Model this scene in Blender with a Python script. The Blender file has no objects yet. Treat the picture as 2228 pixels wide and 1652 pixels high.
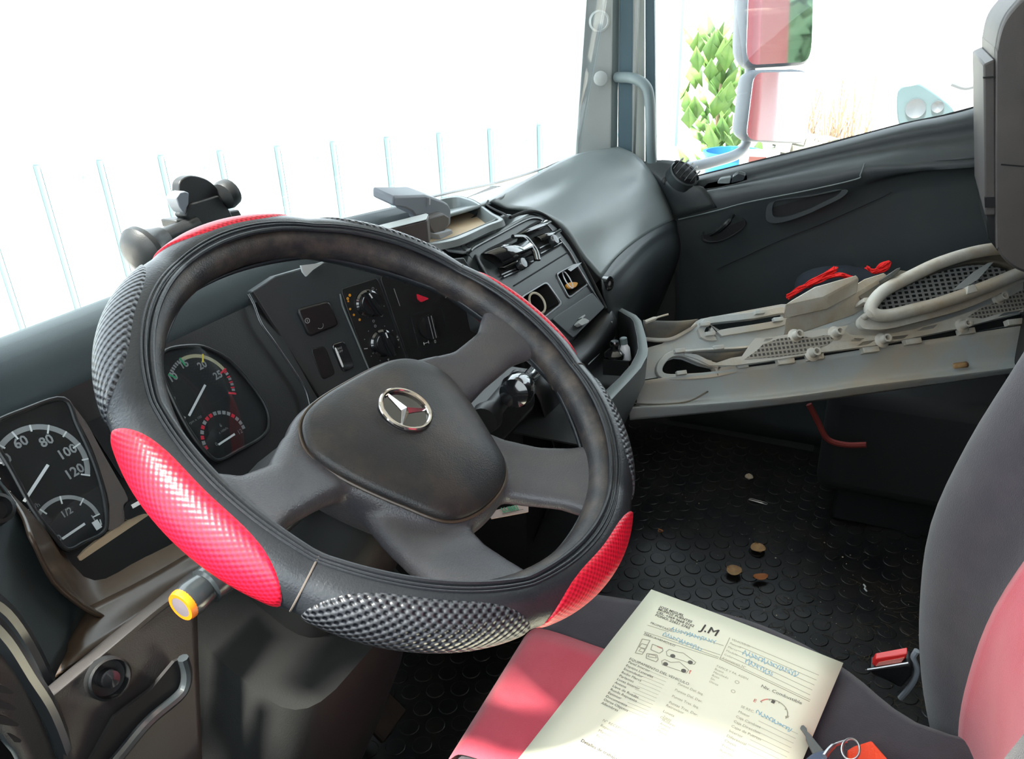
import bpy, bmesh, math, random
import numpy as np
from math import sin, cos, pi, radians, degrees, atan2, sqrt, hypot, floor
from mathutils import Vector, Matrix
random.seed(7)
sc = bpy.context.scene
COL = sc.collection
# ---------------------------------------------------------------- camera
CZ = 1.12; FPX = 1709.26; W, H = 2228, 1652
def _rot(yaw, pitch, roll):
    f = np.array([sin(yaw)*cos(pitch), cos(yaw)*cos(pitch), -sin(pitch)])
    r = np.array([cos(yaw), -sin(yaw), 0.]); u = np.cross(r, f)
    return cos(roll)*r+sin(roll)*u, -sin(roll)*r+cos(roll)*u, f
RR, RU, RF = _rot(radians(63.64), radians(25.13), radians(-2.59))
CAM = np.array([0, 0, CZ])
cd = bpy.data.cameras.new('camera'); cam = bpy.data.objects.new('camera', cd); COL.objects.link(cam)
cd.sensor_fit = 'HORIZONTAL'; cd.sensor_width = 36; cd.lens = FPX/W*36; cd.clip_start = .02; cd.clip_end = 300
cam.matrix_world = Matrix(((RR[0], RU[0], -RF[0], 0), (RR[1], RU[1], -RF[1], 0), (RR[2], RU[2], -RF[2], CZ), (0, 0, 0, 1)))
sc.camera = cam
sc.view_settings.view_transform = 'Standard'; sc.view_settings.look = 'None'
sc.view_settings.exposure = 0; sc.view_settings.gamma = 1
# ---------------------------------------------------------------- sky and sun
wd = bpy.data.worlds.new('overcast_sky'); sc.world = wd; wd.use_nodes = True
bg = wd.node_tree.nodes['Background']; bg.inputs[0].default_value = (.86, .96, 1, 1); bg.inputs[1].default_value = 4.2
sl = bpy.data.lights.new('sun', 'SUN'); sl.energy = 34; sl.angle = radians(9); sl.color = (1, .95, .84)
so = bpy.data.objects.new('sun', sl); COL.objects.link(so)
so.rotation_euler = Vector((.50, -.16, -1.0)).to_track_quat('-Z', 'Y').to_euler()
so.location = (-4, 1, 6)
# ---------------------------------------------------------------- pixel to world
def ray(x, y): return RF*FPX+RR*(x-W/2)-RU*(y-H/2)
def onX(x, y, X): v = ray(x, y); return Vector(CAM+v*(X/v[0]))
def onY(x, y, Y): v = ray(x, y); return Vector(CAM+v*(Y/v[1]))
def onZ(x, y, Z): v = ray(x, y); return Vector(CAM+v*((Z-CZ)/v[2]))
class Pl:
    """plane with in-plane axes ex, ey and normal n"""
    def __init__(s, p, ex, ey):
        s.p = Vector(p); s.ex = Vector(ex).normalized(); ey = Vector(ey); s.ey = (ey-s.ex*ey.dot(s.ex)).normalized(); s.n = s.ex.cross(s.ey)
    def at(s, x, y, h=0):
        v = Vector(ray(x, y)); o = s.p+s.n*h; k = (o-Vector(CAM)).dot(s.n)/v.dot(s.n); return Vector(CAM)+v*k
    def loc(s, x, y, h=0):
        q = s.at(x, y, h)-s.p; return q.dot(s.ex), q.dot(s.ey)
    def w(s, a, b, h=0): return s.p+s.ex*a+s.ey*b+s.n*h
    def up(s, h): return Pl(s.p+s.n*h, s.ex, s.ey)
# ---------------------------------------------------------------- materials
def mat(name, col, rough=.5, metal=0., dust=None, dscale=9., damt=.5, bump=0., bscale=300., spec=.5, sheen=0., coat=0., trans=0.):
    m = bpy.data.materials.new(name); m.use_nodes = True; nt = m.node_tree; b = nt.nodes['Principled BSDF']
    b.inputs['Base Color'].default_value = (*col, 1); b.inputs['Roughness'].default_value = rough
    b.inputs['Metallic'].default_value = metal; b.inputs['Specular IOR Level'].default_value = spec
    if sheen: b.inputs['Sheen Weight'].default_value = sheen
    if coat: b.inputs['Coat Weight'].default_value = coat
    if trans: b.inputs['Transmission Weight'].default_value = trans
    tc = nt.nodes.new('ShaderNodeTexCoord')
    if dust is not None:
        n = nt.nodes.new('ShaderNodeTexNoise'); n.inputs['Scale'].default_value = dscale; n.inputs['Detail'].default_value = 7; n.inputs['Roughness'].default_value = .62
        r = nt.nodes.new('ShaderNodeValToRGB'); r.color_ramp.elements[0].position = .42; r.color_ramp.elements[1].position = .68
        r.color_ramp.elements[0].color = (0, 0, 0, 1); r.color_ramp.elements[1].color = (damt, damt, damt, 1)
        mx = nt.nodes.new('ShaderNodeMix'); mx.data_type = 'RGBA'; mx.inputs[6].default_value = (*col, 1); mx.inputs[7].default_value = (*dust, 1)
        nt.links.new(tc.outputs['Object'], n.inputs['Vector']); nt.links.new(n.outputs[0], r.inputs[0]); nt.links.new(r.outputs[0], mx.inputs[0]); nt.links.new(mx.outputs[2], b.inputs['Base Color'])
    if bump:
        n2 = nt.nodes.new('ShaderNodeTexNoise'); n2.inputs['Scale'].default_value = bscale; n2.inputs['Detail'].default_value = 3
        bp = nt.nodes.new('ShaderNodeBump'); bp.inputs['Strength'].default_value = bump; bp.inputs['Distance'].default_value = .001
        nt.links.new(tc.outputs['Object'], n2.inputs['Vector']); nt.links.new(n2.outputs[0], bp.inputs['Height']); nt.links.new(bp.outputs[0], b.inputs['Normal'])
    return m
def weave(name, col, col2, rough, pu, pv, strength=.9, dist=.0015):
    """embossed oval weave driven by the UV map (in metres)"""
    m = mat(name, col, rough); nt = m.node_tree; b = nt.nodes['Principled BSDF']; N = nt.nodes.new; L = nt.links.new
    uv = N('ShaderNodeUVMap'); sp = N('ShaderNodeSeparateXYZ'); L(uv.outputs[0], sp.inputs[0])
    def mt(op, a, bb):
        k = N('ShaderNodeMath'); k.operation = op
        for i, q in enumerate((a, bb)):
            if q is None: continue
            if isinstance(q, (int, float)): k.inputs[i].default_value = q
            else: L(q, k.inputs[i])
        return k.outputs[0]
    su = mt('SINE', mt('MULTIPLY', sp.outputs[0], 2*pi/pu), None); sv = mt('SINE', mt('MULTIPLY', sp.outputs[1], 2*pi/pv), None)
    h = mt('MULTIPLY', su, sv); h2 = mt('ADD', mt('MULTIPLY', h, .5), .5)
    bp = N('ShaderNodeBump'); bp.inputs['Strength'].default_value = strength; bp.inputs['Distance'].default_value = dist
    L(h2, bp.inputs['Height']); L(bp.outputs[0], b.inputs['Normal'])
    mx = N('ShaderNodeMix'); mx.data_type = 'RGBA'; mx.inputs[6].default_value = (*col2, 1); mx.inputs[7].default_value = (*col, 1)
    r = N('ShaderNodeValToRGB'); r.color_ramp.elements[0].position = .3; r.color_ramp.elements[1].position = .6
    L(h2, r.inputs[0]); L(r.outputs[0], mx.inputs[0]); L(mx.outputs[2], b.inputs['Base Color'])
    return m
def glass(name, tint=(1, 1, 1), gl=.06):
    m = bpy.data.materials.new(name); m.use_nodes = True; nt = m.node_tree; nt.nodes.clear(); N = nt.nodes.new; L = nt.links.new
    o = N('ShaderNodeOutputMaterial'); t = N('ShaderNodeBsdfTransparent'); t.inputs[0].default_value = (*tint, 1)
    g = N('ShaderNodeBsdfGlossy'); g.inputs['Roughness'].default_value = .02; mx = N('ShaderNodeMixShader'); mx.inputs[0].default_value = gl
    L(t.outputs[0], mx.inputs[1]); L(g.outputs[0], mx.inputs[2]); L(mx.outputs[0], o.inputs[0]); return m
M = dict(
 top=mat('top_cover_plastic', (.024, .036, .042), .62, dust=(.05, .06, .06), dscale=4, damt=.3, bump=.25, bscale=900, spec=.25),
 mid=mat('lit_panel_plastic', (.05, .068, .074), .45, dust=(.08, .09, .09), dscale=5, damt=.3, bump=.2, bscale=900),  # dash plastic made lighter, painting in the light on the left panel
 knee=mat('knee_plastic', (.030, .028, .028), .45, dust=(.06, .055, .05), dscale=6, damt=.3, bump=.2, bscale=900),
 shroud=mat('shroud_plastic', (.016, .017, .017), .6, spec=.25, bump=.2, bscale=800),
 dash=mat('dash_plastic', (.030, .038, .042), .42, dust=(.07, .07, .065), dscale=5, damt=.25, bump=.25, bscale=900),
 pad=mat('lit_dash_plastic', (.15, .175, .18), .36, dust=(.22, .24, .235), dscale=3, damt=.4, bump=.25, bscale=900),  # dash plastic made lighter, windshield light painted into the colour
 dark=mat('dark_plastic', (.010, .011, .012), .42, bump=.15, bscale=700),
 gloss=mat('gloss_black', (.010, .011, .013), .12, spec=1., coat=.6),
 satin=mat('satin_black', (.028, .034, .038), .22, spec=.8),
 deep=mat('deep_black', (.006, .006, .007), .8),
 brown=mat('seam_and_reflection_brown', (.060, .042, .030), .30, dust=(.13, .09, .06), dscale=7, damt=.6),  # brown stands in for warm reflections on the dash; also colours the seam
 leather=mat('black_leather', (.020, .023, .028), .33, bump=.3, bscale=500),
 rimskin=mat('worn_rim_skin', (.022, .021, .024), .42, dust=(.15, .115, .09), dscale=38, damt=.45, bump=.4, bscale=600),
 hub=mat('hub_plastic', (.016, .016, .018), .42, dust=(.06, .042, .032), dscale=16, damt=.7, bump=.35, bscale=700),
 spoke=mat('spoke_plastic', (.060, .058, .067), .34, dust=(.10, .09, .08), dscale=22, damt=.35, bump=.5, bscale=650),
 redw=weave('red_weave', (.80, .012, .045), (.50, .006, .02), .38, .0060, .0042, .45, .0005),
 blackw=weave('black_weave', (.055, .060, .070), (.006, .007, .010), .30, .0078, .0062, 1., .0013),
 thread=mat('thread', (.10, .085, .075), .7),
 chrome=mat('chrome', (.72, .70, .68), .14, 1., dust=(.3, .15, .06), dscale=60, damt=.5),
 metal=mat('bare_metal', (.55, .55, .56), .3, 1.),
 white=mat('white_mark', (.75, .77, .78), .5), grey=mat('grey_mark', (.30, .31, .32), .5),
 yel=mat('yellow_mark', (.80, .62, .03), .5), red=mat('red_mark', (.70, .02, .05), .4), green=mat('green_mark', (.03, .35, .15), .5), amber=mat('amber_mark', (.75, .33, .02), .5),
 cream=mat('cream_arc', (.42, .40, .26), .5),
 dial=mat('dial_black', (.011, .012, .013), .35),
 orange=mat('orange_ring', (1.0, .22, .01), .35), greybtn=mat('grey_button', (.17, .15, .17), .5),
 panel=mat('dusty_grey_plastic', (.46, .50, .51), .5, dust=(.56, .44, .31), dscale=5.5, damt=.85, bump=.3, bscale=200),
 panel2=mat('dusty_beige_plastic', (.58, .565, .52), .6, dust=(.42, .32, .21), dscale=9, damt=.95, bump=.3, bscale=200),
 panel3=mat('dusty_dark_plastic', (.10, .105, .10), .6, dust=(.24, .19, .13), dscale=12, damt=.8),
 rubber=mat('floor_rubber', (.009, .0095, .011), .34, dust=(.040, .032, .024), dscale=14, damt=.4, spec=.5, bump=.25, bscale=60),
 black_cloth=mat('black_seat_cloth', (.028, .024, .034), .85, dust=(.06, .05, .06), dscale=30, damt=.35, bump=.5, bscale=1200, sheen=.25),
 red_cloth=mat('red_seat_cloth', (.60, .060, .10), .8, dust=(.68, .11, .15), dscale=14, damt=.5, bump=.5, bscale=1200, sheen=.35),
 paper=mat('form_paper', (.95, .95, .76), .6), ink=mat('printed_ink', (.13, .12, .10), .6), pen=mat('pen_ink', (.28, .52, .66), .6), inkgrey=mat('pale_ink', (.42, .40, .30), .6), inkred=mat('red_ink', (.7, .2, .15), .6),
 shell=mat('seat_shell_plastic', (.065, .055, .053), .55, dust=(.10, .085, .08), dscale=5, damt=.5, bump=.3, bscale=500),
 trimg=mat('pillar_trim', (.40, .43, .43), .6, dust=(.30, .32, .32), dscale=3, damt=.4), trimd=mat('door_seal', (.055, .10, .125), .55), trimm=mat('pillar_grey', (.14, .18, .19), .5), trimw=mat('painted_frame', (.62, .68, .66), .4),
 ceil=mat('headliner', (.42, .42, .40), .9), wallm=mat('cab_wall_lining', (.04, .04, .04), .8),
 glassw=glass('windshield_glass', (.97, .99, 1.0), .05), lens=glass('gauge_lens', (.95, .97, .98), .06),
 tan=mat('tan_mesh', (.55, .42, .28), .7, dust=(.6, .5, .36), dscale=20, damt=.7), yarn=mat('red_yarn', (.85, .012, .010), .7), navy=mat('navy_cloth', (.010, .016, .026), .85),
 leaf1=mat('tan_leaf', (.45, .28, .13), .7, dust=(.30, .14, .06), dscale=80, damt=.7), leaf2=mat('rust_leaf', (.40, .14, .04), .7), bone=mat('pale_chip', (.60, .50, .38), .7),
 mirror=mat('mirror_glass', (.80, .88, .90), .03, 1.), mhouse=mat('mirror_housing', (.16, .18, .21), .5), mtube=mat('mirror_arm_paint', (.30, .33, .37), .45),
 clear=mat('clear_plastic', (.75, .77, .82), .12, 0, spec=.8), blueplast=mat('blue_key_plastic', (.07, .10, .17), .3),
 otag=mat('orange_red_tag', (.95, .07, .012), .5, bump=.6, bscale=400), keysteel=mat('key_steel', (.16, .17, .17), .4, .5), pinkw=mat('pale_tag', (.62, .50, .44), .5),
 fence=mat('pale_sheet_metal', (.40, .47, .49), .6), fence2=mat('fence_groove', (.19, .34, .38), .6), ground=mat('yard_ground', (.62, .60, .56), .9, dust=(.42, .36, .28), dscale=1.5, damt=.7),
 wallw=mat('white_yard_wall', (.80, .82, .82), .8), plant=mat('plant_leaf', (.09, .20, .04), .6, dust=(.2, .30, .07), dscale=6, damt=.6), trunk=mat('plant_stem', (.20, .14, .09), .8), bucket=mat('blue_bucket', (.01, .13, .40), .5), carw=mat('white_car_paint', (.75, .76, .77), .3), carlamp=mat('headlamp_grey', (.05, .08, .09), .2), cardark=mat('car_dark', (.06, .07, .08), .4), rubble=mat('dry_brush', (.16, .11, .07), .9), truckred=mat('red_truck_paint', (.22, .035, .045), .4), treeg=mat('tree_leaf', (.03, .075, .035), .8), postb=mat('pale_blue_post', (.16, .25, .28), .5),
)
# ---------------------------------------------------------------- mesh helpers
V = Vector
class MB:
    def __init__(s): s.v = []; s.f = []; s.uv = None
    def add(s, vs, fs): o = len(s.v); s.v += [tuple(q) for q in vs]; s.f += [tuple(i+o for i in f) for f in fs]; return s
    def box(s, c, d, ex=(1, 0, 0), ey=(0, 1, 0), ez=None):
        ex = V(ex).normalized(); ey = V(ey).normalized(); ez = V(ez).normalized() if ez else ex.cross(ey); c = V(c)
        vs = [c+ex*(i*d[0]/2)+ey*(j*d[1]/2)+ez*(k*d[2]/2) for i in (-1, 1) for j in (-1, 1) for k in (-1, 1)]
        return s.add(vs, [(0, 1, 3, 2), (4, 6, 7, 5), (0, 4, 5, 1), (2, 3, 7, 6), (0, 2, 6, 4), (1, 5, 7, 3)])
    def tube(s, pts, r, seg=10, closed=False, cap=True):
        pts = [V(p) for p in pts]; n = len(pts); rs = r if isinstance(r, (list, tuple)) else [r]*n
        up = None; rings = []
        for i, p in enumerate(pts):
            a = pts[(i-1) % n] if closed or i > 0 else p; b = pts[(i+1) % n] if closed or i < n-1 else p
            t = (b-a).normalized()
            if up is None:
                up = t.orthogonal().normalized()
            up = (up-t*up.dot(t));
            if up.length < 1e-6: up = t.orthogonal()
            up.normalize(); q = t.cross(up)
            rings.append([p+(up*cos(2*pi*k/seg)+q*sin(2*pi*k/seg))*rs[i] for k in range(seg)])
        vs = [v for rg in rings for v in rg]; fs = []
        for i in range(n if closed else n-1):
            for k in range(seg):
                a = i*seg+k; b = i*seg+(k+1) % seg; c = ((i+1) % n)*seg+(k+1) % seg; d_ = ((i+1) % n)*seg+k; fs.append((a, b, c, d_))
        if cap and not closed: fs.append(tuple(range(seg))[::-1]); fs.append(tuple((n-1)*seg+k for k in range(seg)))
        return s.add(vs, fs)
    def lathe(s, p, ax, prof, seg=24, cap=True):
        """prof = [(radius, height)] about axis ax from p"""
        ax = V(ax).normalized(); a = ax.orthogonal().normalized(); b = ax.cross(a); p = V(p); vs = []; fs = []
        for r, h in prof:
            vs += [p+ax*h+(a*cos(2*pi*k/seg)+b*sin(2*pi*k/seg))*max(r, 1e-5) for k in range(seg)]
        for i in range(len(prof)-1):
            for k in range(seg): fs.append((i*seg+k, i*seg+(k+1) % seg, (i+1)*seg+(k+1) % seg, (i+1)*seg+k))
        if cap: fs.append(tuple(range(seg))[::-1]); fs.append(tuple((len(prof)-1)*seg+k for k in range(seg)))
        return s.add(vs, fs)
    def prism(s, poly, vec):
        """polygon extruded by vec"""
        poly = [V(p) for p in poly]; vec = V(vec); n = len(poly)
        fs = [tuple(range(n)), tuple(range(2*n-1, n-1, -1))]+[(i, i+n, (i+1) % n+n, (i+1) % n) for i in range(n)]
        return s.add(poly+[p+vec for p in poly], fs)
    def ring(s, o, i, vec):
        """frame between outer loop o and inner loop i (same count), extruded by vec"""
        n = len(o); o = [V(p) for p in o]; i = [V(p) for p in i]; vec = V(vec)
        vs = o+i+[p+vec for p in o]+[p+vec for p in i]; fs = []
        for k in range(n):
            j = (k+1) % n
            fs += [(k, j, n+j, n+k), (2*n+k, 3*n+k, 3*n+j, 2*n+j), (k, 2*n+k, 2*n+j, j), (n+k, n+j, 3*n+j, 3*n+k)]
        return s.add(vs, fs)
    def grid(s, P, cu=False, cv=False):
        """P[i][j] points"""
        nu, nv = len(P), len(P[0]); vs = [p for r in P for p in r]; fs = []
        for i in range(nu if cu else nu-1):
            for j in range(nv if cv else nv-1):
                fs.append((i*nv+j, ((i+1) % nu)*nv+j, ((i+1) % nu)*nv+(j+1) % nv, i*nv+(j+1) % nv))
        return s.add(vs, fs)
def crom(p, n=6, closed=False):
    """Catmull-Rom through points"""
    p = [V(q) for q in p]; m = len(p); out = []
    for i in range(m if closed else m-1):
        a = p[(i-1) % m] if closed or i > 0 else p[i]*2-p[i+1]; b = p[i]; c = p[(i+1) % m]; d = p[(i+2) % m] if closed or i < m-2 else p[i+1]*2-p[i]
        for k in range(n):
            t = k/n; out.append(.5*((2*b)+(c-a)*t+(2*a-5*b+4*c-d)*t*t+(3*b-a-3*c+d)*t**3))
    if not closed: out.append(p[-1])
    return out
def loft(rows, nu=6, nv=6):
    a = [crom(r, nv) for r in rows]; cols = [crom([a[i][j] for i in range(len(a))], nu) for j in range(len(a[0]))]
    return [[cols[j][i] for j in range(len(cols))] for i in range(len(cols[0]))]
_wl = {}
def wloc(o):
    return _wl.get(o.name, V((0, 0, 0))) if o else V((0, 0, 0))
def link(o, parent, loc):
    COL.objects.link(o)
    if parent: o.parent = parent
    _wl[o.name] = V(loc); o.location = V(loc)-wloc(parent)
    if not parent: o.location = V(loc)
def obj(name, mb, m, parent=None, bev=0., bseg=2, solid=0., sub=0, smooth=True, ang=35, label=None, cat=None, group=None, kind=None, weld=False, off=-1):
    me = bpy.data.meshes.new(name); vv = np.array([tuple(q) for q in mb.v], float)
    if parent is None: c = V(((vv[:, 0].min()+vv[:, 0].max())/2, (vv[:, 1].min()+vv[:, 1].max())/2, vv[:, 2].min()))
    else: c = V(tuple((vv.min(0)+vv.max(0))/2))
    vv = vv-np.array(c)
    me.from_pydata(vv.tolist(), [], mb.f)
    if mb.uv is not None:
        ul = me.uv_layers.new(name='UVMap')
        for lp in me.loops: ul.data[lp.index].uv = mb.uv[lp.vertex_index]
    bm = bmesh.new(); bm.from_mesh(me)
    if weld: bmesh.ops.remove_doubles(bm, verts=bm.verts, dist=1e-5)
    bmesh.ops.recalc_face_normals(bm, faces=bm.faces); bm.to_mesh(me); bm.free()
    if smooth:
        for p in me.polygons: p.use_smooth = True
        me.set_sharp_from_angle(angle=radians(ang))
    me.materials.append(m); o = bpy.data.objects.new(name, me); link(o, parent, c)
    if solid:
        s = o.modifiers.new('s', 'SOLIDIFY'); s.thickness = solid; s.offset = off
    if bev:
        b = o.modifiers.new('b', 'BEVEL'); b.width = bev; b.segments = bseg; b.limit_method = 'ANGLE'; b.angle_limit = radians(40); b.harden_normals = False
    if sub:
        b = o.modifiers.new('u', 'SUBSURF'); b.levels = sub; b.render_levels = sub
    if label: o['label'] = label
    if cat: o['category'] = cat
    if group: o['group'] = group
    if kind: o['kind'] = kind
    return o
def thing(name, label, cat, loc=(0, 0, 0), group=None):
    o = bpy.data.objects.new(name, None); o.empty_display_size = .02; link(o, None, loc); o['label'] = label; o['category'] = cat
    if group: o['group'] = group
    return o
def struct(name, mb, m, **k): return obj(name, mb, m, kind='structure', **k)
def cut(o, cutters):
    """subtract prisms (MB) from object, applied"""
    mods = []
    for c in cutters:
        me = bpy.data.meshes.new('c'); me.from_pydata([tuple(q) for q in c.v], [], c.f)
        bm = bmesh.new(); bm.from_mesh(me); bmesh.ops.recalc_face_normals(bm, faces=bm.faces); bm.to_mesh(me); bm.free()
        co = bpy.data.objects.new('c', me); COL.objects.link(co)
        md = o.modifiers.new('x', 'BOOLEAN'); md.operation = 'DIFFERENCE'; md.solver = 'EXACT'; md.object = co; mods.append(co)
    bpy.context.view_layer.update(); dg = bpy.context.evaluated_depsgraph_get()
    me = bpy.data.meshes.new_from_object(o.evaluated_get(dg)); o.modifiers.clear(); o.data = me
    for c in mods: bpy.data.objects.remove(c)
    me.set_sharp_from_angle(angle=radians(35))
    return o
def apply(o):
    bpy.context.view_layer.update(); dg = bpy.context.evaluated_depsgraph_get(); me = bpy.data.meshes.new_from_object(o.evaluated_get(dg)); o.modifiers.clear(); o.data = me; return o
def text(mb, s, p, ex, ey, size, h=.0002, align='CENTER', bold=0.):
    cu = bpy.data.curves.new('t', 'FONT'); cu.body = s; cu.size = size; cu.align_x = align; cu.align_y = 'CENTER'; cu.resolution_u = 2; cu.offset = bold
    o = bpy.data.objects.new('t', cu); COL.objects.link(o); bpy.context.view_layer.update()
    me = o.to_mesh(); ex = V(ex); ey = V(ey); n = ex.cross(ey); p = V(p)
    vs = [p+ex*v.co.x+ey*v.co.y+n*h for v in me.vertices]; fs = [tuple(q.vertices) for q in me.polygons]
    mb.add(vs, fs); o.to_mesh_clear(); bpy.data.objects.remove(o); bpy.data.curves.remove(cu)
def arc(mb, pl, c, r0, r1, a0, a1, h=.0003, n=24):
    """flat arc band on plane"""
    P = [[pl.w(c[0]+r*cos(a0+(a1-a0)*k/n), c[1]+r*sin(a0+(a1-a0)*k/n), h) for k in range(n+1)] for r in (r0, r1)]
    mb.grid(P)
def bar(mb, a, b, w, n, t=.0004):
    """flat bar from a to b lying in plane with normal n"""
    a = V(a); b = V(b); n = V(n); s = (b-a).normalized().cross(n)*w/2; mb.prism([a-s, b-s, b+s, a+s], n*t)
def rrect(pl, x0, x1, y0, y1, r, h=0, n=4):
    out = []
    for cx, cy, a0 in ((x1-r, y1-r, 0), (x0+r, y1-r, pi/2), (x0+r, y0+r, pi), (x1-r, y0+r, 1.5*pi)):
        for k in range(n+1): a = a0+pi/2*k/n; out.append(pl.w(cx+r*cos(a), cy+r*sin(a), h))
    return out
def rquad(pts, r=.15, n=3):
    """polygon with rounded corners"""
    pts = [V(p) for p in pts]; m = len(pts); out = []
    for i in range(m):
        a, b, c = pts[i-1], pts[i], pts[(i+1) % m]; p = b+(a-b)*r; q = b+(c-b)*r
        for k in range(n+1): t = k/n; out.append(p*(1-t)**2+b*2*t*(1-t)+q*t*t)
    return out
def scale_poly(p, k, shift=V((0, 0, 0))):
    c = sum((V(q) for q in p), V((0, 0, 0)))/len(p); return [c+(V(q)-c)*k+shift for q in p]
# ================================================================ SETTING
XR = 2.0   # passenger side
fl = MB()
def lump(x, y):  # the mat lies a little wavy
    return .016*math.exp(-((x-1.47)**2+(y-.40)**2)/.012)+.016*math.exp(-((x-1.66)**2+(y+.16)**2)/.014)+.004*sin(x*9)*sin(y*8+1)+.004
fl.box((1.0, .05, -.05), (2.2, 2.3, .05)); fl.grid([[(-.1+2.2*i/110, -1.1+2.3*j/110, lump(-.1+2.2*i/110, -1.1+2.3*j/110)) for j in range(111)] for i in range(111)])
# raised round studs of the rubber floor
P_ = .0445; row = 0
sv = []; sf = []
y = -.62
while y < 1.12:
    x = .12+(P_/2 if row % 2 else 0)
    while x < 1.98:
        o = len(sv); ns = 14; r = .0172
        for rr, hh in ((r, 0), (r, .0009), (r-.0012, .0016), (0.001, .0017)):
            for k in range(ns):
                a = 2*pi*k/ns; sv.append((x+rr*cos(a), y+rr*sin(a), hh+lump(x+rr*cos(a), y+rr*sin(a))))
        for q in range(3):
            for k in range(ns): sf.append((o+q*ns+k, o+q*ns+(k+1) % ns, o+(q+1)*ns+(k+1) % ns, o+(q+1)*ns+k))
        x += P_
    y += P_*.87; row += 1
fl.add(sv, sf)
struct('floor', fl, M['rubber'], ang=28)
wf = MB(); wf.box((1.0, 1.16, .25), (2.2, .04, .58)); struct('wall_front', wf, M['deep'])
wb = MB(); wb.box((1.0, -.95, .85), (2.2, .04, 1.8)); struct('wall_back', wb, M['wallm'])
ce = MB(); ce.box((1.0, -.05, 1.78), (2.2, 1.85, .04)); struct('ceiling', ce, M['ceil'])
# unseen driver side wall, raised to the window sill to keep the floor dark
wl_ = MB(); wl_.box((-.10, -.72, .85), (.05, .46, 1.8)); wl_.box((-.10, .80, .36), (.05, .70, .76)); wl_.box((-.10, .0, 1.70), (.05, 1.9, .12)); wl_.box((-.10, .0, .41), (.05, 1.0, .82)); wl_.box((-.10, .0, .0), (.05, 1.9, .12))
wl_.prism([(-.125, .80, .74), (-.125, 1.1, .74), (-.125, .90, 1.76), (-.125, .55, 1.76)], (.05, 0, 0))
struct('wall_left_unseen', wl_, M['wallm'])
# windshield
def wsx(t, z):
    k = (z-.72)/(1.76-.72); pts = [(-.08, 1.00), (.9, 1.02), (1.45, .98), (1.74, .88), (1.91, .745)]
    c = crom([V((a, b, 0)) for a, b in pts], 6); p = c[t]; return V((p.x-.02*k, p.y-.22*k, z))
G = [[wsx(t, z) for t in range(25)] for z in (.70, .95, 1.25, 1.5, 1.76)]
g = MB(); g.grid(G); struct('window_1', g, M['glassw'], solid=.005)
# passenger A pillar: strips between image lines, each with depth
def pil(x0, x340, X):
    a = onX(x340, 345, X); b = onX(x0, 0, X); d = (b-a); k = (1.76-a.z)/d.z; return a-d*.35, a+d*k
lines = [pil(1276, 1251, 1.90), pil(1334, 1330, 1.955), pil(1349, 1345, 1.975), pil(1378, 1375, 1.985), pil(1394, 1384, 2.01), pil(1404, 1404, 2.03), pil(1424, 1428, 2.035)]
def strip(i, j, m, nm, th=.03, push=0., **kw):
    (a0, a1), (b0, b1) = lines[i], lines[j]; n = (b0-a0).cross(a1-a0).normalized(); n = n if n.x > 0 else -n
    mb = MB(); mb.prism([q+n*push for q in (a0, b0, b1, a1)], n*th); return obj(nm, mb, m, **kw)
pr = strip(0, 1, M['trimg'], 'trim_1', .05, kind='structure', bev=.006)
strip(1, 2, M['trimm'], 'groove_strip', .04, .004, parent=pr)
strip(2, 3, M['trimd'], 'rubber_seal', .05, -.004, parent=pr, bev=.003)
strip(3, 4, M['trimg'], 'inner_strip', .03, .008, parent=pr)
strip(4, 5, M['trimw'], 'painted_strip', .03, .004, parent=pr)
strip(5, 6, M['trimd'], 'window_seal', .03, -.004, parent=pr, bev=.003)
nP = (lines[1][0]-lines[0][0]).cross(lines[0][1]-lines[0][0]).normalized(); nP = nP if nP.x < 0 else -nP
for (px, py, r, nm) in ((1304, 46, .024, 'screw_cover'), (1309, 172, .017, 'screw_cap')):
    c = onX(px, py, 1.915)
    t = (c-lines[0][0]).dot(nP); c = c-nP*(t-.0)
    mb = MB(); mb.lathe(c, nP, [(r, -.004), (r, .003), (r*.84, .005), (r*.8, .0025), (.0001, .0025)] if r > .02 else [(r, -.002), (r, .002), (r*.8, .004), (.0001, .0045)], 28); obj(nm, mb, M['trimg'], parent=pr)
# grab handle on the pillar
mb = MB(); hp = [onX(1343, 168, 1.965), onX(1375, 170, 1.93), onX(1402, 184, 1.92), onX(1413, 215, 1.92), onX(1416, 300, 1.92), onX(1418, 352, 1.93)]
mb.tube(crom(hp, 6), .0125, 12); obj('grab_handle', mb, M['trimm'], label='grey curved grab handle on the passenger side windshield pillar', cat='handle')

# ---------------------------------------------------------------- passenger door
def rowX(l, X): return [onX(px, py, X) for px, py in l]
dr = MB()
r0 = [(1425, 408), (1500, 389), (1600, 364), (1783, 319), (1966, 271), (2051, 254), (2136, 231), (2330, 165)]
r1 = [(1425, 418), (1500, 399), (1600, 376), (1783, 332), (1966, 287), (2051, 272), (2136, 252), (2330, 190)]
r1b = [(1430, 428), (1510, 418), (1610, 398), (1790, 352), (1966, 318), (2051, 305), (2136, 290), (2330, 240)]
r2 = [(1445, 440), (1531, 419), (1624, 401), (1827, 366), (1900, 352), (2000, 345), (2136, 330), (2330, 290)]
r3 = [(1460, 476), (1557, 455), (1628, 436), (1750, 412), (1880, 384), (2000, 372), (2136, 362), (2330, 330)]
r4 = [(1470, 630), (1540, 595), (1626, 558), (1700, 524), (1789, 489), (1930, 430), (2136, 400), (2330, 380)]
rows = [rowX(r0, 2.045), rowX(r0, 2.02), rowX(r1, 1.995), rowX(r1b, 1.992), rowX(r2, 1.965), rowX(r3, 1.955), rowX(r4, 1.985)]
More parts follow.
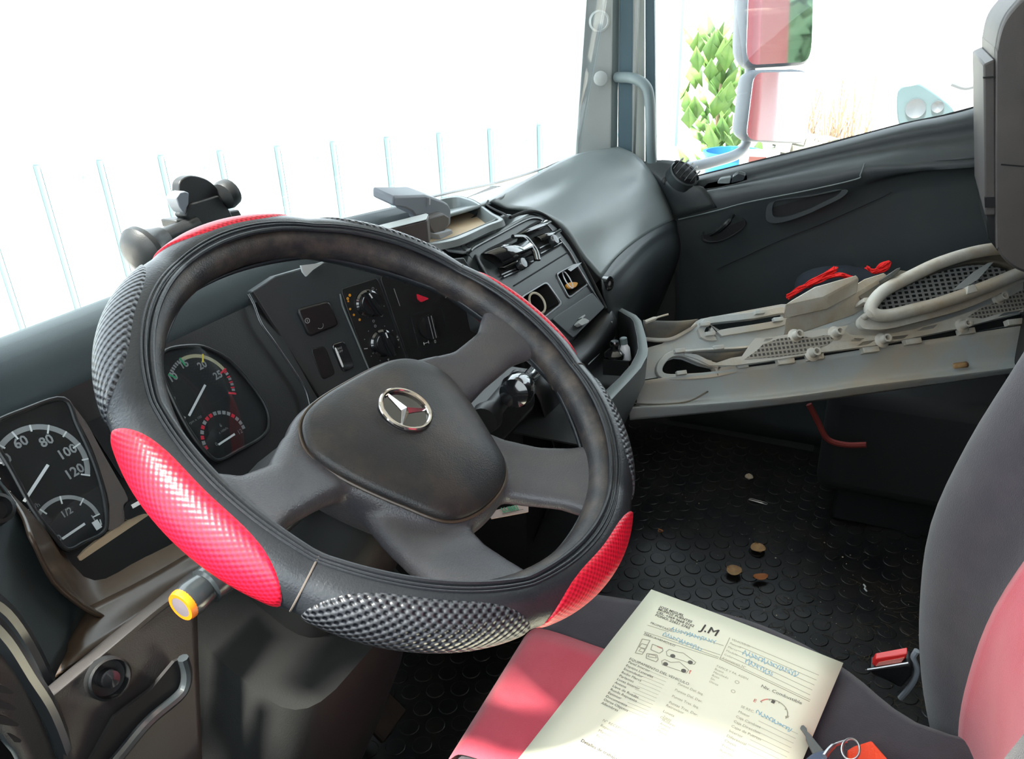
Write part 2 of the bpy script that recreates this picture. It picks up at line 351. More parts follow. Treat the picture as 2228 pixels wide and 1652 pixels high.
rows.append([V((1.99, q.y, .25)) for q in rows[-1]]); rows.append([V((1.99, q.y, .03)) for q in rows[-1]])
dr.grid(loft(rows, 4, 5)); door = struct('door_1', dr, M['dash'], solid=.02, ang=60)
# thin black seal along the sill
mb = MB(); mb.tube([onX(px, py-1, 2.03) for px, py in [(1425, 408)]+r0[1:]], .0035, 6); obj('window_seal', mb, M['deep'], parent=door)
# crease lines
for nm, l, X, r in (('trim_edge', [(1476, 478), (1557, 459), (1628, 440), (1750, 416), (1860, 391), (1872, 380), (1881, 356)], 1.951, .0016), ('panel_seam', [(1560, 586), (1626, 556), (1700, 522), (1789, 487), (1900, 438), (1940, 418)], 1.980, .0012)):
    mb = MB(); mb.tube(crom([onX(a, b, X) for a, b in l], 4), r, 6); obj(nm, mb, M['deep' if nm == 'panel_seam' else 'pad'], parent=door)
# armrest ledge with mirror switch
mb = MB(); o = [onX(a, b, 1.962) for a, b in ((1531, 411), (1540, 402), (1570, 396), (1625, 384), (1626, 392), (1600, 400), (1560, 408))]; mb.prism(o, (.0, 0, .004)); mb2 = MB()
obj('switch_plate', mb, M['trimg'], parent=door, bev=.001)
mb = MB(); mb.prism(rquad([onX(a, b, 1.950) for a, b in ((1560, 400), (1566, 390), (1590, 386), (1588, 400))], .2), (.006, 0, .004)); obj('window_switch', mb, M['pad'], parent=door, bev=.001)
mb = MB(); mb.prism(rquad([onX(a, b, 1.950) for a, b in ((1590, 399), (1594, 385), (1606, 377), (1622, 382), (1618, 393))], .2), (.006, 0, .005)); obj('mirror_switch', mb, M['satin'], parent=door, bev=.001)
# door pull, a flat black plate painting the shade of its recess
pk = [(1672, 480), (1700, 482), (1752, 466), (1800, 444), (1832, 428), (1846, 414), (1838, 410), (1810, 416), (1760, 426), (1710, 432), (1676, 440), (1668, 460)]
mb = MB(); o = crom([onX(a, b, 1.967) for a, b in pk], 3, True); i = scale_poly(o, .84, V((0, 0, .006))); mb.ring(o, i, (-.012, 0, 0)); pp = obj('door_pull', mb, M['dash'], parent=door, bev=.002)
mb = MB(); mb.prism(scale_poly(o, .9, V((-.002, 0, .002))), (-.002, 0, 0)); obj('pull_shade_plate', mb, M['deep'], parent=pp)
# door handle
hd = [(1528, 522), (1560, 527), (1600, 510), (1624, 488), (1615, 470), (1596, 462), (1560, 474), (1535, 492)]
mb = MB(); o = crom([onX(a, b, 1.969) for a, b in hd], 3, True); i = scale_poly(o, .9); mb.ring(o, i, (-.005, 0, 0)); hs = obj('handle_surround', mb, M['dark'], parent=door, bev=.001)
mb = MB(); mb.prism(scale_poly(o, .92, V((-.001, 0, 0))), (-.002, 0, 0)); obj('handle_shade_plate', mb, M['deep'], parent=hs)  # flat black plate painting the shade behind the handle
mb = MB(); mb.tube(crom([onX(a, b, X) for a, b, X in ((1545, 512, 1.962), (1568, 499, 1.935), (1583, 485, 1.93), (1596, 468, 1.955))], 5), [.004]*3+[.0065]*9+[.004]*4, 8); obj('door_handle', mb, M['dark'], parent=door)
# passenger window glass
g0 = [(1425, 404), (1600, 362), (1783, 317), (1966, 269), (2136, 229), (2330, 163)]
mb = MB(); top = [V((2.045, q.y, 1.62)) for q in rowX(g0, 2.05)]; mb.grid([rowX(g0, 2.05), top]); struct('window_2', mb, M['glassw'], solid=.004)
mb = MB(); mb.box((2.03, .40, .30), (.05, .62, .62)); mb.box((2.07, .1, .06), (.04, 2.1, .16)); mb.box((2.02, -.1, 1.70), (.07, 1.8, .14)); mb.box((2.05, -.6, .33), (.04, .9, .66)); mb.box((2.02, -.70, .85), (.07, .55, 1.8)); struct('wall_right', mb, M['wallm'])
# roof-side cap over the windshield
mb = MB(); mb.box((1.0, .86, 1.72), (2.2, .12, .09)); struct('trim_2', mb, M['ceil'])

# ================================================================ OUTSIDE
GZ = -1.1
mb = MB(); mb.box((12, 6, GZ-.05), (44, 44, .1)); struct('trim_3', mb, M['ground']).name = 'ground'
# corrugated sheet fence, diagonal to the truck
fa = radians(63.64-14); fn = V((sin(fa), cos(fa), 0)); ft = V((cos(fa), -sin(fa), 0))
f0 = fn*4.6; mb = MB(); mg = MB(); s = -4.8; top = .62
def fp(s, z, o=0): return f0+ft*s+fn*o+V((0, 0, z))
prof = []; k = 0
while s < 1.85:
    prof += [(s, 0), (s+.16, 0), (s+.175, .03), (s+.20, .03), (s+.215, 0)]; s += .30
mb.grid([[fp(a, GZ, o) for a, o in prof], [fp(a, top, o) for a, o in prof]])
fen = obj('sheet_fence', mb, M['fence'], label='pale ribbed metal sheet fence seen through the windshield', cat='fence', smooth=False)
s = -4.8
for a in [p[0] for p in prof[::5]]:
    mg.prism([fp(a+.174, GZ+.02, .022), fp(a+.201, GZ+.02, .022), fp(a+.201, top-.12, .022), fp(a+.174, top-.12, .022)], -fn*.002)
obj('rib_groove', mg, M['fence2'], parent=fen, smooth=False)
mb = MB()
for a in [p[0] for p in prof[::10]]: mb.lathe(fp(a+.08, .43, -.004), -fn, [(.02, 0), (.02, .006), (.012, .012)], 10)
obj('rivet', mb, M['fence2'], parent=fen, kind='stuff')
# wiper blade resting outside along the windshield foot
mb = MB(); mb.tube(crom([onY(px, py, Y) for px, py, Y in ((800, 470, 1.07), (945, 427, 1.07), (1080, 398, 1.06), (1160, 374, 1.04), (1216, 350, .97))], 4), .0045, 6)
w_ = obj('wiper', mb, M['cardark'], label='dark windshield wiper lying along the foot of the windshield', cat='wiper')

# mirrors
mir = thing('side_mirror', 'grey passenger side mirror pair on a tubular arm outside the window', 'mirror', onX(1500, 362, 2.16))
def mirror(nm, pts, X, tilt, col):
    o = rquad([onX(a, b, X+dx) for a, b, dx in pts], .16, 5); c = sum(o, V((0, 0, 0)))/len(o)
    n = (o[len(o)//4]-c).cross(o[0]-c).normalized(); n = n if n.x < 0 else -n
    mb = MB(); L = [[q for q in scale_poly(o, k, -n*h)] for k, h in ((1.0, 0), (1.05, .006), (1.07, .03), (.98, .06), (.7, .085), (.02, .09))]
    mb.grid(L, cv=True); h = obj(nm, mb, M['mhouse'], parent=mir, ang=50)
    mb = MB(); mb.prism(o, n*.002); obj('mirror_glass', mb, M['mirror'], parent=h); return c, n
mirror('main_mirror', ((1632, 0-140, 0), (1772, -150, .154), (1764, 134, .154), (1622, 142, 0)), 2.30, 0, 0)
mirror('wide_mirror', ((1640, 158, 0), (1758, 156, .146), (1756, 310, .146), (1622, 304, 0)), 2.26, 0, 0)
mb = MB(); mb.tube(crom([onX(a, b, X) for a, b, X in ((1440, 372, 2.10), (1500, 364, 2.14), (1560, 350, 2.2), (1606, 334, 2.27), (1624, 308, 2.34), (1628, 240, 2.36), (1632, 150, 2.36), (1634, 0, 2.36), (1634, -160, 2.36))], 6), .0145, 12); obj('mirror_arm', mb, M['mtube'], parent=mir)

# yard beyond the passenger window
def on(x, y, X): return onX(x, y, X)
mb = MB(); a = on(1428, 140, 9.0); b = on(2260, 150, 9.0); mb.prism([V((9.0, 3.2, GZ)), V((9.0, -2.4, GZ)), V((9.0, -2.4, .78)), V((9.0, 3.2, .78))], (.2, 0, 0))
obj('yard_wall', mb, M['wallw'], label='white plastered yard wall far beyond the passenger window', cat='wall')
mb = MB(); p = on(1455, 350, 6.0); mb.prism([V((6, p.y+.035, GZ)), V((6, p.y-.035, GZ)), V((6, p.y-.05, 2.4)), V((6, p.y+.02, 2.4))], (.07, 0, 0)); obj('yard_post', mb, M['postb'], label='pale blue post left of the potted plant outside the passenger window', cat='post')
mb = MB(); q = on(1458, 320, 5.4); mb.box((q.x, q.y, (q.z+GZ)/2), (.1, .09, q.z-GZ)); obj('meter_box', mb, M['mtube'], label='short grey box post standing before the pale blue post outside', cat='post', bev=.01)
# plant
pl = thing('potted_plant', 'tall green leafy plant standing behind the blue bucket', 'plant', (7.0, on(1560, 300, 7).y, GZ)); mb = MB(); ms = MB()
base = V((7.0, on(1560, 300, 7).y, GZ))
for k in range(110):
    a = random.uniform(0, 2*pi); h = random.uniform(.7, 1.9); l = random.uniform(.18, .34); c = base+V((cos(a)*.16, random.gauss(0, .13), h)); dirn = V((cos(a)*.5, sin(a)*.6, random.uniform(.5, 1.2))).normalized(); sd = dirn.cross(V((0, 0, 1))).normalized()*l*.26
    tip = c+dirn*l; mid = c+dirn*l*.5; nn = dirn.cross(sd).normalized()*.02
    mb.add([c, mid+sd+nn, tip, mid-sd+nn, mid-nn], [(0, 1, 4), (1, 2, 4), (2, 3, 4), (3, 0, 4)])
obj('foliage', mb, M['plant'], parent=pl, solid=.003)
ms.tube([base, base+V((.02, .03, .8)), base+V((0, 0, 1.6))], [.03, .022, .01], 8); obj('stem', ms, M['trunk'], parent=pl)
# blue bucket
c = on(1592, 345, 6.4); mb = MB(); mb.lathe((c.x, c.y, GZ), (0, 0, 1), [(.17, 0), (.21, c.z-GZ+.04), (.225, c.z-GZ+.04), (.225, c.z-GZ+.06), (.20, c.z-GZ+.06), (.19, c.z-GZ-.1), (.0001, c.z-GZ-.1)], 28); obj('bucket', mb, M['bucket'], label='bright blue plastic drum below the plant outside', cat='drum')
# white board with a dark red picture
c = on(1650, 336, 5.9); bt = thing('sign_board', 'white box with a dark red square opening beside the blue drum outside', 'sign', (5.9, c.y, GZ)); mb = MB(); mb.box((5.9, c.y-.01, (GZ+.16)/2), (.04, .27, 1.26)); obj('board', mb, M['wallw'], parent=bt)
mb = MB(); mb.box((5.876, c.y, .06), (.006, .12, .11)); obj('picture', mb, mat('picture_red', (.09, .025, .02), .6), parent=bt)
# dry brush
mb = MB()
for k in range(260):
    x = 8.2+random.uniform(-.3, .3); yy = on(random.choice((1810, 1850, 1830, 1790)), 250, 8).y+random.gauss(0, .16); h = random.uniform(.2, 1.35); q = V((x, yy, GZ+random.uniform(0, .7))); mb.tube([q, q+V((random.gauss(0, .1), random.gauss(0, .12), h*.7))], .006, 4)
obj('dry_brush', mb, M['rubble'], label='dry brown brush against the white wall outside', cat='shrub', kind='stuff')
mb = MB()
for k in range(60):
    q = on(random.uniform(1690, 1800), random.uniform(300, 345), 7.2); r = random.uniform(.03, .09); mb.box(q, (r*2, r*1.5, r), (1, random.uniform(-1, 1), 0), (random.uniform(-.3, .3), 1, .2))
obj('rubble_pile', mb, mat('rubble_stone', (.20, .18, .15), .9, dust=(.07, .14, .11), dscale=3, damt=.8), label='low heap of debris just above the window sill under the mirrors', cat='debris', kind='stuff')
# white car
c = on(1950, 205, 7.4); car = thing('parked_car', 'white car with a large grey headlamp parked beyond the passenger window', 'car', (7.6, c.y, GZ))
body = crom([on(a, b, 7.4) for a, b in ((1935, 300), (1950, 190), (1990, 172), (2070, 176), (2150, 190), (2280, 150), (2290, 320))], 4); mb = MB(); mb.prism(body, (1.0, 0, 0)); obj('bonnet', mb, M['carw'], parent=car, bev=.02)
mb = MB(); mb.prism(crom([on(a, b, 7.38) for a, b in ((1953, 200), (1985, 184), (2010, 188), (2072, 236), (2060, 258), (1985, 270), (1956, 272))], 4, True), (.05, 0, 0)); hl = obj('headlamp', mb, M['carlamp'], parent=car, bev=.01)
for a, b, r in ((1992, 236, .075), (2040, 232, .045)):
    mb = MB(); mb.lathe(on(a, b, 7.37), (-1, 0, 0), [(r, -.02), (r, .01), (r*.7, .0), (.0001, -.01)], 20); obj('lamp_bowl', mb, M['cardark'], parent=hl)
mb = MB(); mb.tube(crom([on(a, b, 7.35) for a, b in ((2070, 183), (2100, 192), (2132, 184))], 4), .018, 6); obj('wiper_blade', mb, M['cardark'], parent=car)
# own red body behind the cab and a tree, both seen in the mirrors
mb = MB(); mb.box((1.05, -2.6, .9), (2.3, 2.6, 2.3)); obj('truck_body', mb, M['truckred'], label='red body of the truck behind the cab, seen in the side mirrors', cat='truck', bev=.03)
for tx, ty, ht in ((4.6, -8, 4.6), (9.0, -10.5, 4.8), (3.0, -14, 5.5)):
    tr = thing('tree', {4.6: 'dark green tree reflected in the side mirrors, nearest of three', 9.0: 'dark green tree reflected in the side mirrors, farthest out to the side', 3.0: 'dark green tree reflected in the side mirrors, behind the red truck body'}[tx], 'tree', (tx, ty, GZ), 'trees behind the truck')
    mb = MB(); mb.tube([(tx, ty, GZ), (tx, ty, GZ+ht*.5)], .16, 8); obj('trunk', mb, M['trunk'], parent=tr); mb = MB()
    for k in range(240):
        a = V((random.gauss(0, 1), random.gauss(0, 1), random.gauss(0, 1))).normalized()*random.uniform(.6, 1)*ht*.38; c = V((tx, ty, GZ+ht*.62))+a; e = V((random.gauss(0, 1), random.gauss(0, 1), random.gauss(0, 1))).normalized()*.42; f = e.orthogonal().normalized()*.3
        mb.add([c-e, c+f, c+e, c-f], [(0, 1, 2, 3)])
    obj('foliage', mb, M['treeg'], parent=tr)
# ================================================================ STEERING WHEEL
WC = V((.5185, .37, CZ-.3038)); _t = radians(58.02); WX = V((1, 0, 0)); WU = V((0, sin(_t), cos(_t))); WN = WX.cross(WU)
WP = Pl(WC, WX, WU)
ra = radians(-4); HX = WX*cos(ra)+WU*sin(ra); HU = -WX*sin(ra)+WU*cos(ra)      # the wheel stands turned a little clockwise
def hw(a, b, h): return WC+HX*a+HU*b+WN*h
RC = .2165
def rimp(th, ph, r, rc=RC): return WC+(WX*cos(th)+WU*sin(th))*(rc+r*cos(ph))+WN*(r*sin(ph))
sw = thing('steering_wheel', 'black four spoke steering wheel with a chrome star badge, worn and dusty', 'steering wheel', WC)
mb = MB(); mb.grid([[rimp(2*pi*i/120, 2*pi*j/20, .0175, .2115) for j in range(20)] for i in range(120)], True, True); obj('rim', mb, M['rimskin'], parent=sw)
# hub and spokes fused
hb = MB()
def outline(k=1., n=8):
    pts = [(-.066, .041), (0, .047), (.066, .041), (.094, .012), (.091, -.024), (.070, -.074), (.046, -.112), (0, -.123), (-.046, -.112), (-.070, -.074), (-.091, -.024), (-.094, .012)]
    return [(p.x*k, (p.y+.033)*k-.033) for p in crom([V((a, b, 0)) for a, b in pts], n, True)]
o = outline(1.09); hb.grid([[hw(a*s, (b+.033)*s-.033, h) for a, b in o] for s, h in ((.02, -.095), (.7, -.095), (.93, -.075), (1.0, -.05), (.99, -.036), (.93, -.028), (.5, -.022), (.02, -.02))], cv=True)
def spoke(ps, flat=.5):
    rings = []
    for (a, b, h, w, t), i in zip(ps, range(len(ps))):
        q = ps[min(i+1, len(ps)-1)]; p0 = ps[max(i-1, 0)]; d = V((q[0]-p0[0], q[1]-p0[1], 0)).normalized(); s = V((-d.y, d.x, 0)); rg = []
        for k in range(20):
            an = 2*pi*k/20; c_, s_ = cos(an), sin(an); e = .55; cx = math.copysign(abs(c_)**e, c_)*w/2; cz = math.copysign(abs(s_)**e, s_)*t/2
            rg.append(hw(a+s.x*cx, b+s.y*cx, h+cz))
        rings.append(rg)
    hb.grid(rings, cv=True); n = len(rings); L = len(hb.v); hb.f.append(tuple(range(L-20, L))); hb.f.append(tuple(range(L-n*20, L-n*20+20))[::-1])
for s in (1, -1):
    spoke([(s*.04, .004, -.048, .085, .03), (s*.09, .000, -.042, .075, .028), (s*.13, -.008, -.030, .052, .024), (s*.17, -.010, -.014, .052, .022), (s*.205, -.008, -.002, .085, .022)])
    spoke([(s*.040, -.055, -.054, .09, .028), (s*.060, -.100, -.047, .080, .026), (s*.074, -.132, -.034, .076, .024), (s*.085, -.158, -.018, .080, .022), (s*.097, -.182, -.005, .100, .022)])
ho = obj('spoke_frame', hb, M['spoke'], parent=sw)
rm = ho.modifiers.new('r', 'REMESH'); rm.mode = 'VOXEL'; rm.voxel_size = .003; rm.use_smooth_shade = True
sm = ho.modifiers.new('s', 'SMOOTH'); sm.iterations = 12; sm.factor = .6
apply(ho); ho.data.materials.clear(); ho.data.materials.append(M['spoke'])
for p in ho.data.polygons: p.use_smooth = True
# airbag cover: shallow dome
o = outline(1.0); mb = MB()
mb.grid([[hw(a*s, (b+.033)*s-.033, h) for a, b in o] for s, h in ((1.0, -.040), (1.0, -.0275), (.985, -.0225), (.94, -.0200), (.8, -.0165), (.55, -.0125), (.3, -.0105), (.02, -.0100))], cv=True)
ab = obj('airbag_cover', mb, M['hub'], parent=sw, ang=60)
mb = MB(); mb.tube([hw(a*1.012, (b+.033)*1.012-.033, -.0275) for a, b in o], .0014, 6, True); obj('seam', mb, M['brown'], parent=ab)
# star badge
ec = (0, -.013); eh = -.0085
mb = MB(); R_ = .0235
mb.grid([[hw(ec[0]+(R_+.0024*cos(p))*cos(a), ec[1]+(R_+.0024*cos(p))*sin(a), eh+.0024*sin(p)) for p in [2*pi*j/10 for j in range(10)]] for a in [2*pi*i/56 for i in range(56)]], True, True)
for k in range(3):
    a = pi/2+2*pi*k/3; t = (cos(a), sin(a)); s = (-sin(a), cos(a)); c0 = hw(*ec, eh+.0028); tip = hw(ec[0]+t[0]*R_, ec[1]+t[1]*R_, eh+.0006)
    for sg in (1, -1):
        a2 = a+sg*pi/3; e = hw(ec[0]+cos(a2)*.0042, ec[1]+sin(a2)*.0042, eh-.001); e2 = hw(ec[0]+t[0]*R_+sg*s[0]*.0007, ec[1]+t[1]*R_+sg*s[1]*.0007, eh-.001)
        mb.add([c0, tip, e2, e], [(0, 1, 2, 3) if sg < 0 else (3, 2, 1, 0)])
obj('star_badge', mb, M['chrome'], parent=sw, ang=25)
mb = MB(); mb.lathe(hw(*ec, eh-.0055), WN, [(R_, 0), (R_, .004), (.0001, .004)], 40); obj('badge_base', mb, M['gloss'], parent=sw)

# ---------------------------------------------------------------- cover pulled over the rim
sc_ = thing('steering_wheel_cover', 'padded black and red grip cover stretched over the steering wheel rim', 'steering wheel cover', WC-WN*.03)
CENT = [175, 220, 265, 310, 355, 40, 85, 130]; HALF = 21.0
def crad(th):
    d = min(abs((degrees(th)-c+180) % 360-180) for c in CENT)/22.5; return .0205+.0042*(1-d**2.2)
def cp(th, ph, dr=0.): 
    return rimp(th, ph, crad(th)+dr)
NT, NP = 240, 26; P0, P1 = radians(-160), radians(116)
mb = MB(); mb.grid([[cp(2*pi*i/NT, P0+(P1-P0)*j/NP) for j in range(NP+1)] for i in range(NT)], True); obj('sleeve', mb, M['leather'], parent=sc_, solid=.002)
for ph, r in ((116, .0022), (104, .0012), (97, .0009)):
    mb = MB(); mb.tube([cp(2*pi*i/NT, radians(ph), .0004) for i in range(NT)], r, 8, True); obj('piping', mb, M['leather'], parent=sc_)
def grip(cd_, m, nm):
    NU, NV = 64, 26; P = []; uv = []
    for i in range(NU+1):
        s = -1+2*i/NU; th = radians(cd_+s*HALF); w = max(0., 1-abs(s)**3.4)**.55
        lo, hi = radians(-18-100*w), radians(-18+102*w); rg = []
        for j in range(NV+1):
            t = j/NV; ph = lo+(hi-lo)*t; e = min(1, 6*t*(1-t)*4)*min(1, w*2.2); rg.append(cp(th, ph, -.0006+.0022*min(1, e)*1.)); uv.append((th*(RC+.02), ph*.0235))
        P.append(rg)
    mb = MB(); mb.grid(P); mb.uv = uv; return obj(nm, mb, m, parent=sc_, ang=80)
for k, cdeg in enumerate(CENT):
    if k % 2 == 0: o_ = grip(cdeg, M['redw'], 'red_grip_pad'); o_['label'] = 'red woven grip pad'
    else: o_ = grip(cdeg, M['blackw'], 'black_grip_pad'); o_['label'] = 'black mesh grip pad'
for dg in (197.5, 17.5, 332):
    mb = MB(); mb.tube([cp(radians(dg), P0+(P1-P0)*j/40, .0003) for j in range(41)], .0008, 6); obj('stitched_seam', mb, M['thread'], parent=sc_)
# ================================================================ STEERING COLUMN
scl = thing('steering_column', 'dark steering column shroud running down from the wheel to the floor', 'steering column', (.52, .86, .02))
def colp(t, a, b): return WC-WN*t+WX*a+WU*b
def rr_sec(t, w, h, dx=0, dy=0, n=28, e=.45):
    out = []
    for k in range(n):
        an = 2*pi*k/n; c_, s_ = cos(an), sin(an); out.append(colp(t, dx+math.copysign(abs(c_)**e, c_)*w/2, dy+math.copysign(abs(s_)**e, s_)*h/2))
    return out
mb = MB(); mb.grid([rr_sec(*a) for a in ((.085, .09, .09), (.10, .13, .13), (.13, .165, .15, -.01), (.22, .175, .16, -.02), (.30, .165, .16, -.03, -.01))], cv=True); mb.f.append(tuple(range(28))[::-1]); obj('upper_shroud', mb, M['shroud'], parent=scl, ang=50)
mb = MB(); mb.grid([rr_sec(*a) for a in ((.22, .20, .17, -.07, -.03), (.30, .25, .20, -.09, -.05), (.40, .26, .22, -.10, -.06), (.52, .26, .24, -.11, -.07), (.58, .25, .23, -.12, -.07))], cv=True); mb.f.append(tuple(range(28))[::-1]); obj('lower_shroud', mb, M['shroud'], parent=scl, ang=50)
mb = MB(); mb.grid([rr_sec(.575+i*.014, .27+(.02 if i % 2 else 0)+i*.006, .24+(.02 if i % 2 else 0)+i*.004, -.12, -.07) for i in range(16)], cv=True); obj('floor_boot', mb, M['shroud'], parent=scl, ang=50)
# indicator stalk, left
st = V((.300, .430, .731)); sb = V((.47, .425, .735)); dd = (sb-st).normalized(); up = V((0, 0, 1))
mb = MB(); mb.lathe(st+dd*.004, dd, [(.0125, 0), (.0135, .004), (.0135, .016), (.0125, .018), (.0150, .020), (.0150, .026), (.0155, .030), (.014, .05), (.012, .075), (.009, .11), (.009, .17)], 26); sk = obj('indicator_stalk', mb, M['satin'], parent=scl)
mb = MB(); mb.lathe(st-dd*.001, dd, [(.0085, 0), (.0116, .0), (.0125, .003), (.0125, .006)], 30, False); obj('orange_ring', mb, M['orange'], parent=sk)
mb = MB(); mb.lathe(st-dd*.0015, dd, [(.0001, 0), (.0086, .0006), (.0090, .003)], 26); obj('end_button', mb, M['greybtn'], parent=sk)
# lever behind the right hand opening
lk = WP.at(1128, 868, -.075); mb = MB(); mb.lathe(lk+V((-.012, 0, .012)), V((.9, .15, -.15)), [(.006, -.004), (.017, .0), (.020, .01), (.019, .028), (.013, .04), (.009, .06), (.009, .09)], 24); l2 = obj('engine_brake_lever', mb, M['gloss'], parent=scl)
mb = MB(); mb.lathe(lk+V((-.05, .02, -.008)), V((1, .1, 0)), [(.016, 0), (.018, .012), (.012, .03), (.011, .12)], 20); obj('ignition_barrel', mb, M['dark'], parent=scl)
mb = MB(); mb.box(lk+V((.03, .06, -.04)), (.16, .07, .06)); obj('switch_housing', mb, M['dark'], parent=scl, bev=.012)
# ================================================================ DASHBOARD
da = thing('dashboard', 'dark grey plastic dashboard running the width of the cab under the windshield', 'dashboard', (1.0, .8, .3))
def D(nm, mb, m, parent=da, **k): return obj(nm, mb, m, parent=parent, **k)
def Yp(l, Y): return [onY(a, b, Y) for a, b in l]
def Xp(l): return [onX(a, b, c) for a, b, c in l]
# top cover over the instruments
mb = MB(); prof = [(.99, .76), (.90, .805), (.80, .838), (.755, .846), (.728, .842), (.712, .830), (.700, .812), (.690, .795)]
mb.grid([[V((x, y+yo, z)) for x, yo in ((-.08, 0), (.2, 0), (.5, 0), (.7, 0), (.86, -.005), (.98, -.03), (1.06, -.06))] for y, z in prof]); D('top_cover', mb, M['top'], solid=.004, ang=60)
# windshield side deck behind the tray and in front of the passenger
mb = MB(); mb.grid(loft([[V((.95, 1.0, .70)), V((1.3, .98, .70)), V((1.6, .93, .70)), V((1.93, .76, .70))], [V((.95, .80, .80)), V((1.3, .80, .775)), V((1.55, .80, .765)), V((1.94, .72, .76))], [V((.95, .72, .815)), onX(1065, 440, 1.2), onX(1140, 395, 1.48), V((1.96, .66, .79))]], 4, 4)); D('windshield_deck', mb, M['pad'], solid=.004)
# unseen body added behind the dashboard faces to block light leaks
mb = MB(); mb.prism([V((-.08, y, z)) for y, z in ((.76, .765), (.70, .715), (.67, .45), (1.02, .45), (1.02, .745))], (1.08, 0, 0)); mb.prism([V((1.0, y, z)) for y, z in ((.72, .70), (.72, .45), (1.0, .45), (1.0, .685))], (.95, 0, 0)); mb.prism([V((1.04, y, z)) for y, z in ((.56, .745), (.50, .62), (.50, .05), (.95, .05), (.95, .745))], (.335, 0, 0)); mb.prism([V((1.30, y, z)) for y, z in ((.60, .72), (.56, .60), (.56, .30), (.95, .30), (.95, .69))], (.35, 0, 0)); mb.prism([V((1.36, y, z)) for y, z in ((.515, .66), (.505, .60), (.505, .30), (.60, .30), (.60, .70))], (.10, 0, 0)); D('leak_blocker', mb, M['deep'])
# passenger pad
pad = [Xp([(1065, 440, 1.2), (1140, 395, 1.48), (1250, 340, 1.8), (1345, 322, 1.965)]), Xp([(1100, 455, 1.25), (1190, 412, 1.53), (1290, 350, 1.8), (1380, 338, 1.962)]), Xp([(1150, 462, 1.29), (1240, 425, 1.55), (1330, 374, 1.79), (1404, 362, 1.96)]),
       Xp([(1216, 492, 1.33), (1290, 470, 1.54), (1368, 420, 1.75), (1430, 398, 1.957)]), Xp([(1262, 556, 1.35), (1318, 525, 1.53), (1390, 470, 1.735), (1450, 438, 1.954)]), Xp([(1306, 608, 1.37), (1344, 558, 1.5), (1404, 511, 1.72), (1465, 478, 1.95)])]
mb = MB(); mb.grid(loft(pad, 6, 8)); D('passenger_pad', mb, M['pad'], solid=.004, ang=70)
le = crom([r[0] for r in pad], 6); mb = MB(); mb.grid([le, [p+V((-.07, .05, -.05)) for p in le]]); D('pad_return', mb, M['dark'])
# end block by the door with round vent
mb = MB(); eb = [Xp([(1392, 352, 1.965), (1440, 348, 1.975), (1480, 352, 1.985)]), Xp([(1412, 372, 1.958), (1445, 385, 1.955), (1495, 400, 1.95)]), Xp([(1440, 418, 1.955), (1470, 415, 1.94), (1530, 408, 1.948)]), Xp([(1468, 477, 1.951), (1510, 464, 1.945), (1560, 452, 1.953)])]
mb.grid(loft(eb, 4, 4)); e = D('end_block', mb, M['dash'], solid=.006, ang=60)
vp = onX(1492, 374, 1.955); vn = V((-.35, -.55, .76)).normalized(); mb = MB(); mb.lathe(vp, vn, [(.040, -.03), (.039, -.006), (.036, -.003), (.034, -.008)], 28, False); rv = D('side_vent', mb, M['dash'])
mb = MB(); va = vn.orthogonal().normalized(); va = V((0, -.75, -.45)); va = (va-vn*va.dot(vn)).normalized(); vb = vn.cross(va)
mb.lathe(vp, vn, [(.036, -.03), (.034, -.012), (.026, .004), (.0001, .010)], 24)
D('vent_core', mb, M['deep'], parent=rv); mb = MB()
for k in range(-2, 3):
    w = sqrt(max(0, .035**2-(k*.013)**2)); mb.tube([vp+va*(k*.013)+vb*(w*cos(a))+vn*(.003+.016*sin(a)) for a in [pi*i/10 for i in range(11)]], .0022, 6)
mb.tube([vp+va*(.036*cos(a))+vn*(.003+.016*sin(a)) for a in [pi*i/10 for i in range(11)]], .002, 6); D('vent_slat', mb, M['dark'], parent=rv)
mb = MB(); mb.lathe(onX(1449, 394, 1.952), V((-.9, -.4, .2)), [(.010, -.004), (.010, .002), (.007, .0035), (.0001, .0035)], 18); D('screw_cap', mb, M['dark'])
# ledge and lower fascia on the passenger side
lw = [Xp([(1307, 608, 1.37), (1344, 559, 1.5), (1404, 512, 1.72), (1466, 480, 1.95)]), Xp([(1308, 620, 1.355), (1349, 572, 1.485), (1407, 520, 1.705), (1469, 486, 1.945)]), Xp([(1311, 640, 1.35), (1356, 590, 1.475), (1412, 534, 1.70), (1470, 500, 1.945)]), Xp([(1324, 700, 1.36), (1372, 650, 1.49), (1420, 590, 1.71), (1474, 560, 1.955)]), [V((1.36, .45, .40)), V((1.5, .52, .36)), V((1.72, .56, .34)), V((1.97, .54, .34))], [V((1.38, .60, .03)), V((1.5, .66, .03)), V((1.72, .68, .03)), V((1.97, .66, .03))]]
mb = MB(); mb.grid(loft(lw, 5, 6)); D('glovebox_fascia', mb, M['dash'], solid=.004, ang=70)
for a, b, X in ((1455, 512, 1.91), (1325, 617, 1.372)):
    c = onX(a, b, X); nn = V((-.25, -.97, .1)).normalized(); mb = MB(); mb.lathe(c, nn, [(.014, -.01), (.014, .002), (.011, .003), (.010, -.003), (.0001, -.003)], 20); s_ = D('screw_hole', mb, M['gloss'])
    mb = MB(); mb.lathe(c, nn, [(.005, -.002), (.005, .002), (.0001, .003)], 12); D('screw', mb, M['metal'], parent=s_)
